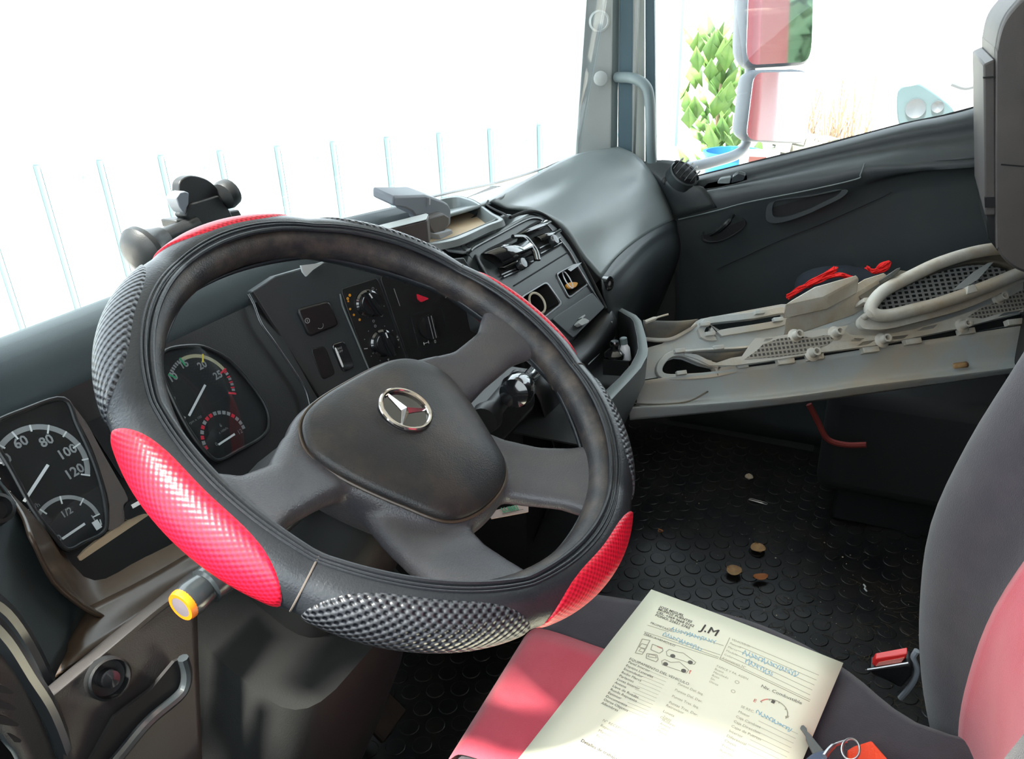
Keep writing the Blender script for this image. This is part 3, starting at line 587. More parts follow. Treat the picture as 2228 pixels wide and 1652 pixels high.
# ---- instrument cluster
t1 = radians(27); P1 = Pl((.45, .65, .765), (1, 0, 0), (0, sin(t1), cos(t1)))
mb = MB(); q = P1.loc(560, 640); q2 = P1.loc(697, 868)
mb.prism([P1.w(-.50, .055, -.004), P1.w(q[0], .055, -.004), P1.w(q[0]+.004, q[1], -.004), P1.w(q2[0], q2[1], -.004), P1.w(q2[0]+.02, -.15, -.004), P1.w(-.50, -.15, -.004)], -P1.n*.02); cl = D('instrument_cluster', mb, M['dark'])
def on1(l, h=0): return [P1.at(a, b, h) for a, b in l]
# hood ridge round the rev counter
mb = MB(); mb.tube(crom(on1([(540, 640), (552, 662), (568, 704), (597, 745), (644, 814), (666, 851), (677, 895)], .004), 5), .0016, 10); D('hood_ridge', mb, M['satin'], parent=cl)
def bezel(pts, nm, r=.0022):
    lp = crom(on1(pts, .004), 5, True); mb = MB(); mb.tube(lp, r, 8, True); b = D(nm, mb, M['dark'], parent=cl); mb = MB(); mb.prism([p-P1.n*.003 for p in lp], P1.n*.0012); D('dial_face', mb, M['dial'], parent=cl); return lp
spb = [(138, 868), (168, 925), (196, 985), (216, 1040), (229, 1095), (232, 1140), (222, 1162), (185, 1180), (146, 1196), (112, 1160), (70, 1105), (20, 1015), (-20, 950), (-20, 925), (50, 893)]
tab = [(361, 763), (418, 753), (455, 760), (503, 788), (553, 845), (581, 892), (584, 930), (565, 955), (520, 980), (474, 1002), (440, 975), (405, 925), (372, 860), (350, 800)]
l1 = bezel(spb, 'speedometer_bezel'); l2 = bezel(tab, 'rev_counter_bezel')
for lp, nm in ((l1, 'speedometer_lens'), (l2, 'rev_counter_lens')):
    mb = MB(); mb.prism([p+P1.n*.0016 for p in lp], P1.n*.0008); D(nm, mb, M['lens'], parent=cl)
def lc(x, y, h=0): a = P1.loc(x, y, h); return a
mk = mg = mr = my = mgn = mc = None
def fresh():
    global mk, mg, mr, my, mgn, mc
    mk, mg, mr, my, mgn, mc = [MB() for _ in range(6)]
def flush(g):
    for nm, m_, mm in (('needle', mk, 'white'), ('scale', mg, 'grey'), ('red_scale', mr, 'red'), ('yellow_mark', my, 'yel'), ('green_mark', mgn, 'green'), ('cream_arc', mc, 'cream')):
        if m_.v: D(g+'_'+nm, m_, M[mm], parent=cl, smooth=False)
    fresh()
fresh(); HH = .0026
Q = P1.up(HH)
def Ap(px, c): a = Q.loc(*px); return atan2(a[1]-c[1], a[0]-c[0])
# speedometer
c = Q.loc(93, 1021); r = hypot(Q.loc(196, 1031)[0]-c[0], Q.loc(196, 1031)[1]-c[1])
a120 = Ap((180, 1033), c); a60 = Ap((30, 945), c); st_ = (a60-a120)/3.0/1.0
a100 = Ap((167, 970), c); a80 = Ap((104, 936), c)
stp = ((a60-a120)/3)
arc(mg, Q, c, r*.88, r, a120, a120+stp*5.6, 0, 60)
for k in range(0, 12):
    a = a120+stp*k/2; ri = .80 if k % 2 == 0 else .85; bar(mk, Q.w(c[0]+r*ri*cos(a), c[1]+r*ri*sin(a), .0001), Q.w(c[0]+r*cos(a), c[1]+r*sin(a), .0001), .0014, Q.n)
for s, px in (('120', (162, 1027)), ('100', (146, 984)), ('80', (101, 960)), ('60', (45, 963)), ('40', (8, 1002))): text(mg, s, Q.at(*px), Q.ex, Q.ey, .0125, .0002, bold=.0003)
text(mg, 'km/h', Q.at(72, 1105), Q.ex, Q.ey, .006)
bar(mk, Q.at(104, 1012, .002), Q.at(52, 1092, .002), .0026, Q.n, .0008)
flush('speedometer')
# fuel gauge
c = Q.loc(150, 1150); r = hypot(Q.loc(218, 1118)[0]-c[0], Q.loc(218, 1118)[1]-c[1])*.98
a0, a1 = Ap((218, 1118), c), Ap((104, 1155), c); a1 = a1 if a1 > a0 else a1+2*pi
arc(mg, Q, c, r*.88, r, a0, a1, 0, 40)
for k in range(5):
    a = a0+(a1-a0)*k/4; bar(mk, Q.w(c[0]+r*.76*cos(a), c[1]+r*.76*sin(a), .0001), Q.w(c[0]+r*cos(a), c[1]+r*sin(a), .0001), .0012, Q.n)
text(mg, '1/2', Q.at(145, 1116), Q.ex, Q.ey, .0085, bold=.0002); text(mg, '1', Q.at(203, 1128), Q.ex, Q.ey, .008, bold=.0002); text(mg, '0', Q.at(129, 1171), Q.ex, Q.ey, .008, bold=.0002)
bar(mk, Q.at(184, 1140, .002), Q.at(135, 1173, .002), .0022, Q.n, .0008)
g_ = Q.loc(211, 1143); mk.prism([Q.w(g_[0]+a, g_[1]+b) for a, b in ((-.003, -.004), (.003, -.004), (.003, .0045), (-.003, .0045))], Q.n*.0004); bar(mk, Q.w(g_[0]+.0035, g_[1]-.002), Q.w(g_[0]+.005, g_[1]+.003), .001, Q.n)
flush('fuel_gauge')
# rev counter
c = Q.loc(441, 848); r = hypot(Q.loc(512, 857)[0]-c[0], Q.loc(512, 857)[1]-c[1])
aR = Ap((510, 857), c); a25 = Ap((487, 806), c); a20 = Ap((441, 775), c); a10 = Ap((366, 815), c); a15 = Ap((392, 781), c); a10 = a10 if a10 > 0 else a10+2*pi
arc(mc, Q, c, r*.90, r, a25, a15, 0, 30)
for k in range(9):
    a = aR+(a25-aR)*k/9; (arc(mr, Q, c, r*.88, r, a, a+(a25-aR)*.055, 0, 4) if k % 2 == 0 else arc(mg, Q, c, r*.9, r, a, a+(a25-aR)*.09, 0, 4))
for k in range(7):
    a = a15+(a10-a15)*k/7; arc(mg, Q, c, r*.9, r, a, a+(a10-a15)*.09, 0, 4)
for a, m_ in ((aR, mr), (a25, mr), (a20, my), (a15, mgn), (a10, mgn)): bar(m_, Q.w(c[0]+r*.78*cos(a), c[1]+r*.78*sin(a), .0002), Q.w(c[0]+r*1.02*cos(a), c[1]+r*1.02*sin(a), .0002), .002, Q.n)
for s, px in (('5', (376, 865)), ('10', (376, 822)), ('15', (400, 793)), ('20', (440, 795)), ('25', (474, 817))): text(mg, s, Q.at(*px), Q.ex, Q.ey, .0115, bold=.0003)
text(mg, 'rpm x 100', Q.at(425, 914), Q.ex, Q.ey, .0042)
bar(mk, Q.at(446, 838, .002), Q.at(411, 905, .002), .0024, Q.n, .0008); bar(mk, Q.at(402, 907), Q.at(398, 917), .0022, Q.n)
flush('rev_counter')
c = Q.loc(489, 950); r = hypot(Q.loc(534, 932)[0]-c[0], Q.loc(534, 932)[1]-c[1]); a0, a1 = Ap((534, 932), c), Ap((462, 973), c); a1 = a1 if a1 > a0 else a1+2*pi
for k in range(16):
    a = a0+(a1-a0)*k/16; arc(mr if k in (3, 8, 9, 11, 13, 15) else mg, Q, c, r*.86, r, a, a+(a1-a0)*.045, 0, 3)
for s, px, z in (('6', (480, 926), .006), ('12', (522, 940), .007), ('0', (471, 967), .006)): text(mg, s, Q.at(*px), Q.ex, Q.ey, z)
text(mg, 'x 100kPa', Q.at(486, 937), Q.ex, Q.ey, .0036)
bar(mk, Q.at(510, 945, .002), Q.at(475, 968, .002), .0022, Q.n, .0008)
flush('pressure_gauge')
mb = MB(); mb.prism(crom(on1([(142, 868), (185, 920), (215, 975), (245, 1028), (276, 1085), (266, 1100), (268, 1136), (234, 1154), (236, 1100), (219, 1035), (198, 975), (170, 920)], .003), 3, True), P1.n*.002); D('grey_spine', mb, M['shell'], parent=cl)
mb = MB(); mb.prism(on1([(186, 922), (232, 900), (300, 1010), (310, 1050), (262, 1040)], .001), P1.n*.002); D('display', mb, M['gloss'], parent=cl)
mb = MB(); mb.prism(rquad(on1([(268, 1098), (310, 1075), (322, 1112), (270, 1136)], .004), .25), P1.n*.002); dl = D('display_button', mb, M['gloss'], parent=cl)
mb = MB(); bar(mb, P1.at(287, 1103, .0065), P1.at(303, 1094, .0065), .004, P1.n); D('button_mark', mb, M['white'], parent=cl)
# lower trim under the instruments, warm reflections painted in as brown
tl = loft([Yp([(0, 1060), (60, 1120), (170, 1222), (300, 1160), (470, 1040), (700, 900)], .625), Yp([(42, 1119), (97, 1209), (194, 1319), (330, 1250), (500, 1150), (740, 1010)], .585), Yp([(60, 1170), (130, 1290), (262, 1352), (400, 1265), (540, 1185), (780, 1060)], .555)], 4, 5)
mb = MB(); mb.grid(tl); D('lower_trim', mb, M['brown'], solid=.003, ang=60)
mb = MB(); mb.prism(crom(Yp([(165, 1212), (230, 1160), (310, 1118), (345, 1140), (300, 1180), (245, 1215), (195, 1222)], .618), 3, True), (0, -.004, .001)); D('reflection_band', mb, M['tan'])  # tan band painting a reflection of the sunlit seat and wheel
mb = MB(); mb.grid(loft([Yp([(194, 1319), (330, 1250), (500, 1150), (740, 1010)], .57), Yp([(150, 1395), (300, 1310), (470, 1215), (760, 1060)], .55), Yp([(120, 1470), (352, 1310), (480, 1230), (800, 1100)], .53)], 3, 4)); D('column_surround', mb, M['brown'], solid=.003)  # same brown, warm reflections painted into the colour
# left hand end panel, between instruments and door
mb = MB(); mb.grid(loft([Yp([(-260, 780), (-120, 900), (42, 1119), (100, 1209), (196, 1321)], .60), Yp([(-300, 960), (-120, 1080), (0, 1230), (60, 1320), (150, 1398)], .555), Yp([(-300, 1120), (-120, 1230), (0, 1345), (40, 1420), (92, 1512)], .51)], 4, 4)); D('left_panel', mb, M['mid'], solid=.003, ang=60)
mb = MB(); mb.tube(crom(Yp([(-60, 985), (0, 1062), (42, 1119), (97, 1209), (145, 1267), (194, 1319), (255, 1341), (268, 1359)], .594), 4), .0016, 6); D('panel_seam', mb, M['deep'])
mb = MB(); mb.lathe(onY(-6, 1108, .575), V((.1, -.8, .5)), [(.012, -.01), (.012, .003), (.009, .004), (.008, -.002), (.0001, -.002)], 20); D('round_plug', mb, M['dark'])
# knee panel
kp = [Yp([(78, 1516), (160, 1448), (250, 1374), (352, 1294), (420, 1240)], .485), Yp([(92, 1530), (170, 1465), (256, 1394), (353, 1315), (428, 1262)], .465), Yp([(112, 1545), (185, 1482), (265, 1412), (356, 1335), (428, 1285)], .462), Yp([(140, 1652), (220, 1600), (300, 1540), (380, 1470), (432, 1430)], .452), Yp([(190, 1860), (270, 1800), (340, 1740), (400, 1700), (440, 1660)], .44)]
mb = MB(); mb.grid(loft(kp, 4, 4)); kn = D('knee_panel', mb, M['knee'], solid=.004, ang=50)
c = onY(238, 1477, .452); nn = V((-.15, -.93, .33)).normalized(); mb = MB(); mb.lathe(c, nn, [(.0150, -.012), (.0150, .002), (.0135, .003), (.0125, -.004), (.0001, -.006)], 30); rb = D('adjuster_recess', mb, M['dark'], parent=kn)
mb = MB(); mb.lathe(c, nn, [(.007, -.006), (.006, .004), (.0001, .005)], 16); D('adjuster_button', mb, M['gloss'], parent=kn)
pk = [(398, 1432), (406, 1462), (403, 1492), (386, 1518), (322, 1572), (258, 1648), (180, 1740)]
mb = MB(); mb.tube(crom(Yp(pk, .438), 5), .0042, 8); D('pocket_rim', mb, M['satin'], parent=kn)
mb = MB(); mb.prism(Yp(pk+[(150, 1740), (250, 1560), (330, 1500), (380, 1440)], .443), (0, .003, 0)); D('pocket_shadow_gap', mb, M['deep'], parent=kn).name = 'pocket_shade_sheet'  # flat black sheet painting the shade inside the pocket
# door side strips and louvre
for l, Y, m_, w in (([(-60, 1290), (0, 1330), (50, 1400), (90, 1480), (110, 1530)], .50, 'satin', .008), ([(-60, 1330), (0, 1392), (50, 1470), (100, 1550), (150, 1680)], .46, 'satin', .008)):
    mb = MB(); mb.tube(crom(Yp(l, Y), 4), w, 10); D('edge_strip', mb, M[m_])
mb = MB(); mb.grid(loft([Yp([(-200, 1300), (0, 1385), (90, 1540), (150, 1680)], .46), Yp([(-200, 1500), (-40, 1560), (60, 1680), (80, 1860)], .43)], 3, 3)); ll = D('louvre_panel', mb, M['dash'], solid=.003)
for k in range(4):
    a = 1492+k*35; mb = MB(); mb.prism(rquad(Yp([(-40, a-14), (8+k*6, a), (30+k*6, a+14), (26+k*6, a+20), (-40, a+8)], .432), .2), (0, .004, 0)); D('louvre_slot', mb, M['deep'], parent=ll)
# ---- switch panel angled to the driver
h2 = radians(23); t2 = radians(15); P2 = Pl((.705, .66, .80), (cos(h2), -sin(h2), 0), (sin(h2)*sin(t2), cos(h2)*sin(t2), cos(t2)))
def on2(l, h=0): return [P2.at(a, b, h) for a, b in l]
mb = MB(); mb.prism(on2([(548, 634), (600, 600), (740, 560), (905, 570), (1010, 560), (1060, 640), (1100, 720), (1100, 900), (800, 1040), (697, 870)]), -P2.n*.02); sp = D('switch_panel', mb, M['dash'], bev=.002)
mb = MB(); mb.tube(on2([(548, 636), (697, 870), (740, 940)], .0008), .0016, 6); D('panel_gap', mb, M['deep'])
mb = MB(); mb.prism(rquad(on2([(738, 630), (820, 604), (905, 850), (822, 870)], 0), .07), P2.n*.003); kb = D('knob_plate', mb, M['dark'], bev=.001)
mb = MB(); mb.tube(on2([(740, 640), (745, 665), (806, 812), (822, 860)], .003), .0012, 6); D('plate_edge', mb, M['pad'], parent=kb)
mb = MB(); mb.prism(rquad(on2([(824, 603), (935, 570), (1080, 690), (1080, 800), (910, 850)], 0), .05), P2.n*.0025); hz = D('hazard_plate', mb, M['dark'], bev=.001)
mb = MB(); bar(mb, P2.at(857, 628, .0028), P2.at(870, 666, .0028), .0008, P2.n); D('plate_line', mb, M['grey'], parent=hz)
mb = MB(); mb.prism(rquad(on2([(906, 640), (913, 643), (932, 650), (914, 658), (908, 652)], .0028), .2), P2.n*.003); D('hazard_triangle', mb, M['red'], parent=hz)
mb = MB(); mb.prism(rquad(on2([(640, 673), (712, 654), (734, 708), (668, 734)], -.001), .16), P2.n*.007); sq = D('mirror_control', mb, M['dial'], bev=.0025)
mb = MB(); a = P2.loc(668.5, 698, .006); arc(mb, P2, a, .0026, .0034, 0, 2*pi, .0063, 20); bar(mb, P2.w(a[0], a[1]-.0015, .0062), P2.w(a[0], a[1]+.0015, .0062), .0007, P2.n, .0002); arc(mb, P2, P2.loc(696, 708, .006), .0042, .0048, -2.5, .3, .0063, 14); D('control_mark', mb, M['grey'], parent=sq)
for l, m_, nm in (([(674, 760), (706, 752), (730, 814), (700, 828)], 'dark', 'blank_switch'), ([(718, 750), (747, 741), (770, 799), (743, 811)], 'gloss', 'rocker_switch')):
    mb = MB(); mb.prism(rquad(on2(l, -.001), .22), P2.n*(.004 if m_ == 'gloss' else .002)); r_ = D(nm, mb, M[m_], bev=.0012)
    if m_ == 'gloss':
        mb = MB(); mb.prism(rquad(on2([(727, 757), (731, 756), (748, 798), (744, 800)], .0028), .3), P2.n*.0006); D('switch_rib', mb, M['white'], parent=r_); mb = MB(); text(mb, 'BAS', P2.at(739, 758, .003), P2.ex, P2.ey, .004); text(mb, 'OFF', P2.at(741, 765, .003), P2.ex, P2.ey, .004); D('switch_legend', mb, M['grey'], parent=r_)
def knob(px, nm, ang0):
    a = P2.loc(*px, .003); mb = MB(); R_ = .0185
    mb.lathe(P2.w(*a, .003), P2.n, [(R_, 0), (R_, .003), (R_*.86, .005), (R_*.80, .012), (R_*.76, .013), (.0001, .0135)], 32)
    u = V(P2.ex*cos(ang0)+P2.ey*sin(ang0)); v = P2.n.cross(u); cc = P2.w(*a, .012)
    mb.grid([[cc+u*(R_*.98*x)+v*(y*.0062*(1-.25*abs(x)))+P2.n*z for y, z in ((-1, 0), (-.8, .010), (-.4, .0125), (.4, .0125), (.8, .010), (1, 0))] for x in (-1, -.92, -.5, 0, .5, .92, 1)])
    k_ = D(nm, mb, M['gloss'], parent=kb, ang=40); mb = MB(); bar(mb, cc+u*R_*.45+P2.n*.0128, cc+u*R_*.85+P2.n*.0128, .0016, P2.n, .0004); D('pointer_mark', mb, M['white'], parent=kb)
knob((800, 661), 'heater_knob', radians(112)); knob((831, 747), 'fan_knob', radians(100))
f7 = lambda x, y: (540+x/4.126, 580+y/4.126)
mw = MB(); mo = MB(); S2 = P2.up(.0032)
for x, y in ((1080, 580), (1045, 655), (1120, 780), (1105, 805), (1185, 845), (1325, 795), (1355, 725), (1295, 575), (1150, 208), (1220, 355), (1225, 535)): mw.lathe(S2.at(*f7(x, y)), S2.n, [(.0007, 0), (.0007, .0002)], 8)
bar(mw, S2.at(*f7(1040, 740)), S2.at(*f7(1072, 736)), .0013, S2.n)
for x, y, s in ((1258, 838, -1), (1338, 630, 1), (1348, 660, -1)): a = S2.loc(*f7(x, y)); mw.prism([S2.w(a[0]-.0016, a[1]-s*.0014), S2.w(a[0]+.0016, a[1]-s*.0014), S2.w(a[0], a[1]+s*.0018)], S2.n*.0003)
for x, y in ((1120, 197), (1198, 440), (1125, 490), (1140, 535)): arc(mw, S2, S2.loc(*f7(x, y)), .0012, .0018, 0, 2*pi, .0002, 12)
for x, y, s in ((912, 258, 1), (893, 288, 1), (898, 312, .7), (915, 382, .8), (948, 435, .8), (1000, 478, .9)): arc(mo, S2, S2.loc(*f7(x, y)), .0006, .0019*s, 0, 2*pi, .0002, 8)
D('white_symbol', mw, M['grey'], parent=kb, smooth=False); D('amber_symbol', mo, M['amber'], parent=kb, smooth=False)
# rotary axle lock switch
S3 = P2.up(.0026); a = S3.loc(*f7(1620, 560)); mb = MB(); mb.ring(rrect(S3, a[0]-.024, a[0]+.03, a[1]-.026, a[1]+.026, .006, 0), rrect(S3, a[0]-.0232, a[0]+.0292, a[1]-.0252, a[1]+.0252, .0054, 0), S3.n*.0006); rs = D('lamp_switch_frame', mb, M['satin'])
mb = MB(); mb.lathe(S3.w(a[0], a[1]+.003), S3.n, [(.017, 0), (.0165, .004), (.0001, .005)], 28); D('lamp_switch', mb, M['dark'], parent=rs)
mb = MB(); u = P2.ey; v = P2.ex; cc = S3.w(a[0]-.001, a[1]+.003, .004); mb.grid([[cc+u*(.0165*x)+v*(y*.005)+S3.n*z for y, z in ((-1, 0), (-.9, .010), (.9, .010), (1, 0))] for x in (-1, 0, 1)]); D('switch_grip', mb, M['gloss'], parent=rs, smooth=False)
mb = MB()
for y in (-.8, .2): bar(mb, cc+u*.016+v*y*.005+S3.n*.0101, cc-u*.016+v*y*.005+S3.n*.0101, .0008, S3.n)
D('grip_line', mb, M['grey'], parent=rs); mb = MB(); text(mb, '0', S3.at(*f7(1678, 675)), S3.ex, S3.ey, .007); bar(mb, S3.at(*f7(1676, 635)), S3.at(*f7(1682, 605)), .0018, S3.n)
b0 = S3.loc(*f7(1598, 686))
for dx in (-.004, .004): bar(mb, S3.w(b0[0]+dx, b0[1]-.002), S3.w(b0[0]+dx, b0[1]+.002), .0009, S3.n)
bar(mb, S3.w(b0[0]-.004, b0[1]), S3.w(b0[0]+.004, b0[1]), .0007, S3.n); D('switch_symbol', mb, M['white'], parent=rs)
# small whitish mesh piece on the dash edge, seen over the switches
mb = MB(); mb.prism(on2([(652, 578), (702, 572), (678, 588), (664, 602), (656, 592)], .012), P2.n*.004); D('air_grille', mb, M['trimg'])
# ---- centre console
t3 = radians(32); P3 = Pl((1.01, .55, .796), (1, 0, 0), (0, sin(t3), cos(t3)))
def on3(l, h=0): return [P3.at(a, b, h) for a, b in l]
f8 = lambda l: [(980+x/4.348, 440+y/4.348) for x, y in l]
ol = on3([(1020, 552), (1030, 538), (1109, 486), (1150, 466), (1178, 470), (1210, 493), (1240, 532), (1263, 571), (1302, 647), (1313, 670), (1242, 741), (1185, 775), (1060, 700), (1010, 600)])
mb = MB(); mb.prism(ol, -P3.n*.05); cs = D('console_face', mb, M['dash'], bev=.003)
mb = MB(); mb.tube(crom(on3(f8([(190, 460), (240, 418), (480, 290), (700, 175), (800, 150), (880, 185), (1000, 320), (1120, 470), (1200, 610), (1300, 780), (1440, 990)]), .001), 4), .0025, 8); D('console_trim', mb, M['satin'], parent=cs)
mb = MB(); mb.tube(crom([q+P3.n*.001 for q in on3([(1109, 474), (1146, 461), (1178, 466), (1212, 492), (1243, 531), (1266, 570), (1305, 646), (1317, 672)])], 4), .003, 8); D('console_gap', mb, M['deep'], parent=cs)
mb = MB(); mb.tube(on3(f8([(600, 792), (1132, 462)]), .0004), .0012, 6); D('face_seam', mb, M['deep'], parent=cs)
# vents
vr = D('air_vent', MB().prism(crom(on3(f8([(290, 488), (560, 340), (820, 178), (900, 215), (1000, 300), (1050, 385), (1030, 420), (850, 525), (720, 620), (560, 700), (480, 690), (440, 600)]), .0005), 3, True), P3.n*.001), M['deep'])
def flap(u0, u1, l0, l1, bulge, m_='gloss', n=7):
    A = on3(f8([u0, u1]), .002); B = on3(f8([l0, l1]), .002); G = []
    for i in range(n+1):
        th = radians(120)*i/n; t = (1-cos(th))/1.5; G.append([(A[0]+(B[0]-A[0])*t)*(1-s)+(A[1]+(B[1]-A[1])*t)*s+P3.n*(bulge*sin(th)) for s in (0, .5, 1)])
    mb = MB(); mb.grid(G); return D('vent_flap', mb, M[m_], parent=vr, solid=.002, ang=60)
flap((300, 490), (590, 345), (440, 612), (745, 470), .016); flap((450, 622), (752, 478), (480, 660), (775, 515), .010)
flap((640, 305), (850, 180), (780, 300), (930, 210), .010); flap((790, 330), (1000, 260), (830, 395), (1015, 300), .010)
for q in ((480, 690, 780, 560), (500, 712, 740, 600), (840, 440, 1040, 335), (850, 490, 1050, 385)):
    mb = MB(); mb.tube(on3(f8([q[:2], q[2:]]), .003), .0018, 6); D('vent_slat', mb, M['satin'], parent=vr)
for o_ in (0, 26):
    mb = MB(); mb.tube(crom(on3(f8([(590+o_, 325), (680+o_, 330), (745+o_, 400), (790+o_, 470), (810+o_, 550)]), .014), 4), .0035, 8); D('vent_divider', mb, M['gloss'], parent=vr)
for x, y in ((652, 595), (958, 372)):
    mb = MB(); mb.lathe(on3(f8([(x, y)]), .006)[0], P3.n, [(.010, 0), (.010, .007), (.008, .010), (.0001, .0105)], 22); D('vent_tab', mb, M['satin'], parent=vr)
# cubbies
def cubby(out, nm, fm, depth=.045, fr=.86, h=.002):
    o = rquad(on3(f8(out), 0), .13); i = scale_poly(o, fr); mb = MB(); mb.ring([p+P3.n*h for p in o], [p+P3.n*h for p in i], -P3.n*.006); b = D(nm, mb, M[fm], bev=.0012)
    return o, i, b
cu1 = [(640, 905), (905, 745), (1062, 965), (850, 1130)]; cu2 = [(985, 680), (1180, 575), (1315, 775), (1115, 925)]
for cc_, nm in ((cu1, 'open_cubby'), (cu2, 'ashtray_cubby')):
    o, i, b = cubby(cc_, nm, 'satin'); mb = MB(); back = [p-P3.n*.045 for p in scale_poly(i, .95)]; mb.ring(i, scale_poly(i, .995), -P3.n*.045); n = len(i); mb = MB(); mb.grid([i, back], cv=True); mb.f.append(tuple(range(n, 2*n))); D('cubby_well', mb, M['deep'], parent=b)
    cs = cut(cs, [MB().prism([p+P3.n*.02 for p in scale_poly(o, .9)], -P3.n*.12)])
mb = MB(); lid = on3(f8([(1100, 640), (1175, 590), (1235, 575), (1200, 610), (1130, 660)]), .012); mb.prism(lid, P3.n*.002); D('ashtray_lid', mb, M['satin'])
mb = MB(); mb.prism(rquad(on3(f8([(950, 1110), (1330, 862), (1448, 1000), (1150, 1292)]), .0005), .06), P3.n*.003); dw = D('console_drawer', mb, M['dash'], bev=.0015)
mb = MB(); mb.prism(rquad(on3(f8([(1165, 1165), (1205, 1120), (1235, 1120), (1270, 1140), (1265, 1160), (1200, 1190)]), .004), .2), P3.n*.010); D('drawer_pull', mb, M['trimg'], parent=dw, bev=.001)
mb = MB(); mb.prism(rquad(on3(f8([(1205, 1108), (1245, 1075), (1252, 1085), (1225, 1112)]), .004), .2), P3.n*.006); D('drawer_catch', mb, M['trimg'], parent=dw)
# console body below
cb = [Xp([(1120, 800, 1.10), (1244, 742, 1.28), (1313, 673, 1.372), (1322, 660, 1.39)]), Xp([(1150, 840, 1.07), (1262, 765, 1.25), (1322, 695, 1.35), (1330, 680, 1.375)]), Xp([(1180, 900, 1.07), (1282, 795, 1.26), (1330, 735, 1.355), (1333, 722, 1.38)]), [V((1.07, .46, .35)), V((1.25, .50, .35)), V((1.36, .50, .38)), V((1.40, .54, .38))], [V((1.07, .60, .02)), V((1.25, .60, .02)), V((1.36, .60, .02)), V((1.40, .60, .02))]]
mb = MB(); mb.grid(loft(cb, 4, 5)); D('console_body', mb, M['dark'], solid=.004, ang=60)
mb = MB(); mb.tube(crom(Xp([(1279, 794, 1.245), (1310, 762, 1.31), (1329, 730, 1.352), (1331, 700, 1.35)]), 4), .0016, 6); D('console_edge', mb, M['pad'])
# console side wall toward the driver
mb = MB(); sw_ = [Yp([(880, 545), (935, 531), (976, 526)], .60), Yp([(960, 560), (1001, 536), (1010, 532)], .575), Yp([(1000, 600), (1022, 560), (1028, 548)], .56), Yp([(1060, 700), (1050, 600), (1040, 570)], .53), Yp([(1150, 830), (1120, 720), (1090, 650)], .47)]
mb.grid(loft(sw_, 4, 4)); D('console_side', mb, M['dark'], solid=.004, ang=60)
for a in (0, 12): 
    mb = MB(); mb.tube(crom([onY(x+a, y-a*.3, Y-.006) for x, y, Y in ((1003, 536, .565), (1024, 562, .555), (1046, 600, .54), (1075, 640, .52))], 4), .002, 6); D('side_line', mb, M['satin'])
# ---- tray on top with woven base
f9 = lambda l: [(800+x/6.553, 400+y/6.553) for x, y in l]
tz = .822
rimo = crom([onZ(a, b, tz) for a, b in f9([(-60, 500), (450, 330), (980, 215), (1250, 170), (1420, 195), (1560, 255), (1780, 410), (1900, 470), (1930, 520), (1720, 600), (1400, 750), (1200, 815), (900, 865), (300, 900)])], 4, True)
rimi = crom([onZ(a, b, tz) for a, b in f9([(0, 540), (450, 380), (980, 240), (1250, 195), (1400, 225), (1540, 280), (1740, 425), (1830, 480), (1850, 510), (1690, 570), (1380, 700), (1200, 770), (900, 830), (330, 870)])], 4, True)
mb = MB(); mb.ring(rimo, rimi, (0, 0, -.006)); tr_ = D('tray_rim', mb, M['pad'], bev=.002)
bot = [p+V((0, 0, -.020)) for p in scale_poly(rimi, .95)]; mb = MB(); mb.grid([rimi, bot], cv=True); D('tray_wall', mb, M['pad'], parent=tr_); mb = MB(); mb.f.append(tuple(range(len(bot)))); mb.v = [tuple(p) for p in bot]; D('tray_base', mb, M['tan'], parent=tr_)
out = [p+V((0, -.002, -.009)) for p in scale_poly(rimo, 1.005)]; mb = MB(); mb.grid([rimo, out], cv=True); D('tray_skirt', mb, M['pad'], parent=tr_)
# top band between tray and console face
mb = MB(); mb.grid(loft([[onZ(a, b, .818) for a, b in ((925, 533), (985, 521), (1060, 490), (1100, 470))], [onY(a, b, Y) for a, b, Y in ((960, 540, .585), (1010, 528, .58), (1085, 492, .585), (1125, 470, .595))], [onY(a, b, Y) for a, b, Y in ((1008, 548, .555), (1024, 541, .552), (1100, 496, .552), (1150, 466, .556))]], 4, 4)); D('console_top', mb, M['pad'], solid=.004, ang=60)
mb = MB(); mb.tube(crom([onZ(a, b, .824) for a, b in ((1062, 437), (1060, 446), (1080, 458), (1098, 466), (1108, 474))], 4), .0018, 6); D('top_seam', mb, M['deep'])
# ---- open bin on the console
bz = .575
bo = [(1318, 652), (1352, 670), (1384, 686), (1395, 698), (1406, 735), (1410, 762), (1408, 775), (1395, 800), (1370, 828), (1332, 868), (1300, 900)]
bi = [(1319, 660), (1350, 678), (1374, 692), (1380, 700), (1388, 735), (1390, 758), (1387, 770), (1374, 795), (1350, 822), (1318, 852), (1290, 880)]
O = [onZ(a, b, bz) for a, b in bo]; I = [onZ(a, b, bz) for a, b in bi]
mb = MB(); vs = O+I+[p-V((0, 0, .012)) for p in O]; n = len(O); mb.grid([I, O, [p+V((-.004, .002, -.05)) for p in O], [p+V((.01, .05, -.17)) for p in O]]); bn = D('storage_bin', mb, M['pad'], solid=.003, ang=40)
mb = MB(); mb.grid([I, [p+V((0, .01, -.075)) for p in I]]); D('bin_wall', mb, M['dark'], parent=bn, solid=.002)
bb = [p+V((0, .01, -.075)) for p in I]; mb = MB(); mb.prism(bb+[V((bb[-1].x, .50, bb[-1].z)), V((bb[0].x, .50, bb[0].z))], (0, 0, -.003)); D('bin_base', mb, M['dark'], parent=bn)
mb = MB(); a, b = onX(1312, 783, 1.24), onX(1367, 786, 1.24); mb.prism([a, b, b+V((0, .0, -.03)), a+V((0, 0, -.03))], (.003, 0, 0)); D('bin_divider', mb, M['dark'], parent=bn)
